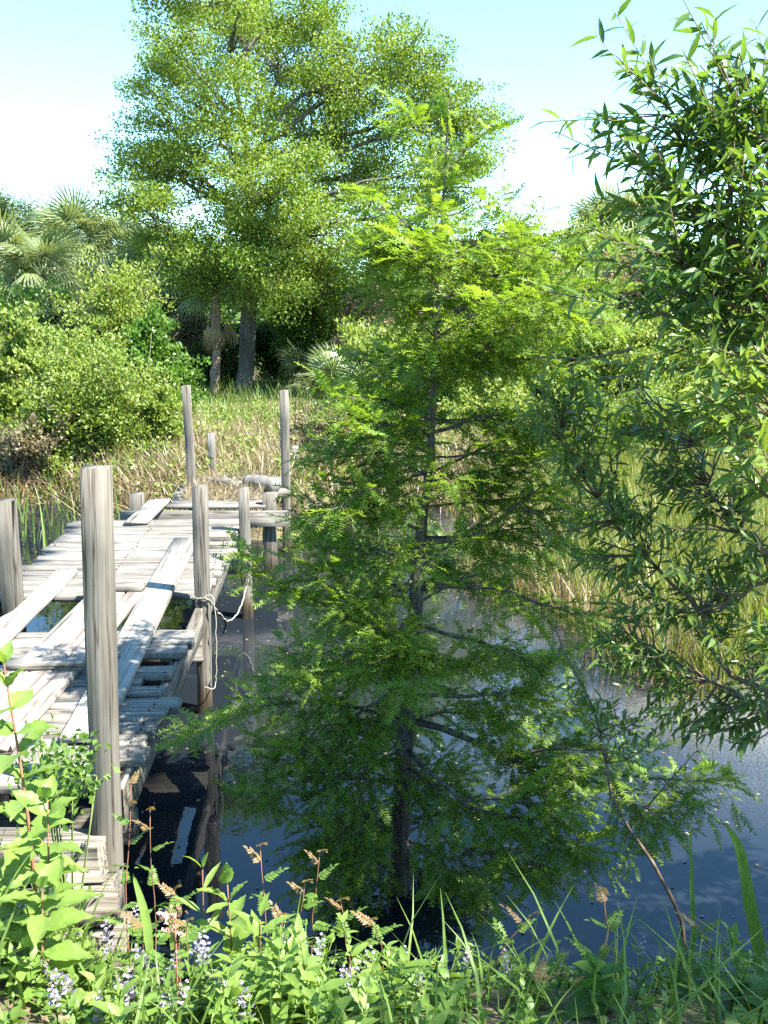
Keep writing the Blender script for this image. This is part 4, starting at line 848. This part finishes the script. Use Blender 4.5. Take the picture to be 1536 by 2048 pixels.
pinnate('pale bushy herb with divided leaves at the foot of the bare red stem', P(1085, 1960, 2.05), foot(1080, 2080, 2.02), 14, .09, None)
pinnate('red tipped herb growing against the near dock post', P(262, 1570, 3.1), foot(245, 1760, 3.0), 12, .11, None)
for px, py, d, lp in [(300, 1620, 3.05, 'red stemmed herb hanging over the dark water beside the near dock post'), (350, 1780, 2.6, 'red stemmed herb behind the pinkish bud cluster'), (520, 1690, 2.7, 'red stemmed herb with brown tip rising against the dark reflection of the post'), (560, 1830, 2.4, 'short red tipped herb behind the pale rosette'),
        (375, 1840, 2.3, 'bushy red stemmed herb crowded by lilac flowers'), (640, 1700, 2.8, 'thin red stemmed herb standing at the edge of the open water'), (740, 1840, 2.5, 'red stemmed herb in front of the cypress trunk base'), (290, 1850, 2.35, 'red stemmed herb beside the broad upright grass blade'),
        (680, 1800, 2.6, 'drooping red stemmed herb left in the cypress shade'.replace(' left', '')), (1060, 1830, 2.5, 'shaded red stemmed herb behind the pale bushy herb'), (1390, 1850, 2.5, 'small shaded red stemmed herb beside the thin dark blade'), (610, 1760, 2.75, 'low red stemmed herb below the thin one at the water edge')]:
    pinnate(lp, P(px, py, d), foot(px + rng.normal(0, 20), py + 200, d), 11, .1)
# lilac flowering herbs
FLO = (np.array([[0, 0, 0], [-.5, .55, .1], [-.15, 1, .25], [.15, 1, .25], [.5, .55, .1], [-.3, .3, .5], [.3, .3, .5]]), np.array([[0, 3, 2], [0, 2, 1], [0, 4, 3], [0, 6, 5]]))
def spike_mesh():
    n_ = 16; z = np.linspace(0, 1, n_) ** .9; az = np.arange(n_) * 2.4; d = norm(np.column_stack([np.cos(az), np.sin(az), np.full(n_, .2)])); p = np.column_stack([np.zeros(n_), np.zeros(n_), z]) + d * .05
    v_, t_, a_ = stamp(FLO, p, frames(d, np.tile([0, 0, 1.], (n_, 1))), .24 * (1.1 - .6 * z), rng.uniform(.2, .9, n_)); return new_mesh('flower_spike', v_, t_, M['petal'], a_)
SPK = [spike_mesh() for _ in range(3)]
def flower(base, h, tilt):
    t = thing('flowering_herb', tuple(base), 'slender herb with a spike of pale lilac flowers on the near bank', 'herb', 'lilac flowering herbs')
    tip = base + np.array([tilt[0], tilt[1], h]); cv = curve([base, (base + tip) / 2 + rng.normal(0, .015, 3), tip], 7); part('stem', t, tube(cv, np.linspace(.003, .0013, 7), 4), M['stem_green'])
    L = rng.uniform(.05, .085); ax = norm(tip - cv[4]); place(SPK[rng.integers(0, 3)], 'flower_spike', t, tip - ax * L * .6, np.stack([norm(np.cross(ax, [0, 1, .1])), np.cross(ax, norm(np.cross(ax, [0, 1, .1]))), ax], -1), L)
    for i in range(7):
        q = .1 + .7 * i / 7; p = base + (tip - base) * q; az = i * 2.4; d = np.array([math.cos(az), math.sin(az), .5]); place(LNL[i % 3], 'leaf', t, p, frames(d[None], np.array([[0, 0, 1.]]) + .3 * rdir(1))[0], rng.uniform(.035, .06))
for px, py, d in [(95, 1960, 2.05), (125, 1965, 2.05), (260, 1965, 2.08), (250, 1985, 2.05), (215, 1870, 2.3), (270, 1830, 2.5), (400, 1885, 2.15), (410, 1900, 2.1), (280, 1910, 2.15), (505, 1995, 2.0), (605, 1885, 2.25), (625, 1930, 2.15), (640, 1895, 2.3), (690, 1960, 2.15), (700, 1975, 2.1), (490, 2030, 1.95), (805, 1945, 2.2), (835, 2010, 2.05), (935, 1940, 2.25), (1280, 1975, 2.2), (330, 2010, 2.0), (360, 1990, 2.05), (40, 1800, 2.3), (110, 2030, 1.95), (575, 1900, 2.3), (200, 2035, 1.95), (1010, 2000, 2.1), (740, 1920, 2.3), (440, 1960, 2.1), (345, 1930, 2.2)]:
    tp = P(px, py, d); b_ = foot(px, py, d + rng.normal(0, .03)); flower(b_, max(.1, tp[2] - b_[2]), (tp[0] - b_[0], d - b_[1]))
pk = thing('budding_herb', tuple(foot(355, 2000, 2.2)), 'herb with a loose pinkish bud cluster rising above the leaves', 'herb')
tp = P(350, 1840, 2.25); part('stem', pk, tube(curve([np.array(pk.location), tp], 5), .003, 4), M['stem_red']); part('bud_cluster', pk, leaf_cloud(lobe_points(tp, (.03, .03, .05), 20, .2), 3, .008, .016), M['bloom_pink'], 'stuff')
# broad grass blades
def blade(label, pts_, w, mat='grass', n_=12):
    cv = curve([P(*q) for q in pts_], n_); tg = norm(np.gradient(cv, axis=0)); s = norm(np.cross(tg, norm(cv - [0, 0, CAM_Z]))); prof = np.sin(np.linspace(.25, 1, n_) * math.pi) ** .6 * w
    mid = cv + norm(cv - [0, 0, CAM_Z]) * .25 * prof[:, None]
    v = np.stack([cv - s * prof[:, None], mid, cv + s * prof[:, None]], 1).reshape(-1, 3); t = []
    for i in range(n_ - 1):
        for j in range(2): a = 3 * i + j; t += [[a, a + 1, a + 4], [a, a + 4, a + 3]]
    tag(link('leaf_blade', new_mesh('leaf_blade', v, t, M[mat], np.full(len(v), .6), True)), label, 'leaf')
blade('single broad upright grass blade beside the near dock post', [(300, 1905, 2.2), (290, 1830, 2.22), (265, 1745, 2.25)], .011, 'herb_lime')
blade('short upright grass blade between the saplings', [(345, 1900, 2.3), (342, 1850, 2.3), (343, 1800, 2.3)], .006, 'herb_lime')
blade('long twisted dark green cattail blade arching over the open water', [(1540, 2030, 2.5), (1515, 1880, 2.5), (1500, 1810, 2.5), (1480, 1700, 2.5), (1450, 1645, 2.5)], .018, 'herb')
blade('thin dark blade standing beside the twisted cattail blade', [(1390, 1990, 2.6), (1385, 1800, 2.6), (1380, 1640, 2.6)], .006, 'herb')
# undergrowth of the near bank: leafy stems, then grass
def undergrowth(n, fx, hmin, hmax, leaf, tm, gap, spread):
    x = fx(n); y = rng.uniform(1.55, 3.2, n); k = (y < 2.55 + .2 * np.sin(3 * x) + .22 * rng.normal(size=n) + .55 * (x < -.5) - .3 * (x > .2)); x, y = x[k], y[k]; z = ground_z(x, y); k = z > .06; x, y, z = x[k], y[k], z[k]
    p = []; d = []; sz_ = []; tn = []; stems_ = []
    for a, b, c in zip(x, y, z):
        h = rng.uniform(hmin, hmax) * (.6 + .4 * (wob(a, b, 2.0) > 0)); base = np.array([a, b, c]); tip = base + [rng.normal(0, .12) * h * 2, rng.normal(0, .12) * h * 2, h]; m = int(h / gap) + 2; t0 = np.clip(.5 + .22 * rng.normal(), 0, 1)
        stems_.append(tube(np.linspace(base, tip, 4), np.linspace(.0025, .001, 4), 3)); sl = leaf * (.55 + 1.4 * rng.random() ** 2)
        for j in range(m):
            f = (j + .6) / m; az0 = j * 1.57 + rng.normal(0, .2)
            for q in range(2):
                az = az0 + q * math.pi; el = .25 + .7 * f + rng.normal(0, .25); p.append(base + (tip - base) * f); d.append([math.cos(az) * math.cos(el), math.sin(az) * math.cos(el), math.sin(el)]); sz_.append(sl * (1.1 - .55 * f) * rng.uniform(.75, 1.2)); tn.append(np.clip(t0 + .1 * rng.normal(), 0, 1))
    p = np.array(p); d = np.array(d); up = norm(np.array([0, 0, 1.]) + .35 * rng.normal(size=(len(p), 3)))
    return stamp(tm, p, frames(d, up), np.array(sz_), np.array(tn)), join(stems_)
def left(n): return -2.2 + 2.4 * rng.random(n) ** .9
def anyx(n): return rng.uniform(-2.2, 1.9, n)
for nm, lab, mt_, args in [('undergrowth', 'tangle of small oval green leaves covering the near bank', 'herb', (520, anyx, .06, .2, .04, lance(.3, .25, .06), .03, 1)),
        ('undergrowth_pale', 'pale narrow leaved weeds standing in the sun on the near bank', 'herb_lime', (430, left, .07, .26, .05, lance(.2, .3, .05, .2), .03, 1)),
        ('undergrowth_low', 'dark broad ground leaves hugging the near bank', 'herb', (420, anyx, .03, .1, .055, lance(.34, .3, .08), .03, 1))]:
    a_, b_ = undergrowth(*args); stuff(nm, join([a_, b_]), M[mt_], lab, 'undergrowth')
n = 4200; x = rng.uniform(-2, 1.9, n); y = rng.uniform(1.6, 3.0, n); k = wob(x, y, 2.2) + .5 * rng.normal(size=n) + .7 * (x > .1) > .35; x, y = x[k], y[k]; z = ground_z(x, y); kk_ = (z > .15) & ((x < .1) | (y < 2.15 + .15 * rng.normal(size=len(x))))
stuff('bank_grass_near', grass_cloud(np.column_stack([x, y, z])[kk_], .08, .27, .02, 5, (.2, 1.1), lean=.45), M['grass'], 'loose green grass blades arching on the near bank', 'grass')
# weeds in the straw of the far bank
pts = clumpy(scatter(9000, -9, 2.5, 11.6, 19), 1.4, .35); pts[:, 2] += rng.random(len(pts)) ** 1.5 * .5
stuff('bank_weeds', leaf_cloud(pts, 9, (.07, .07, .06), .06), M['shrub_lime'], 'low lime weeds scattered through the straw on the far bank', 'weeds')
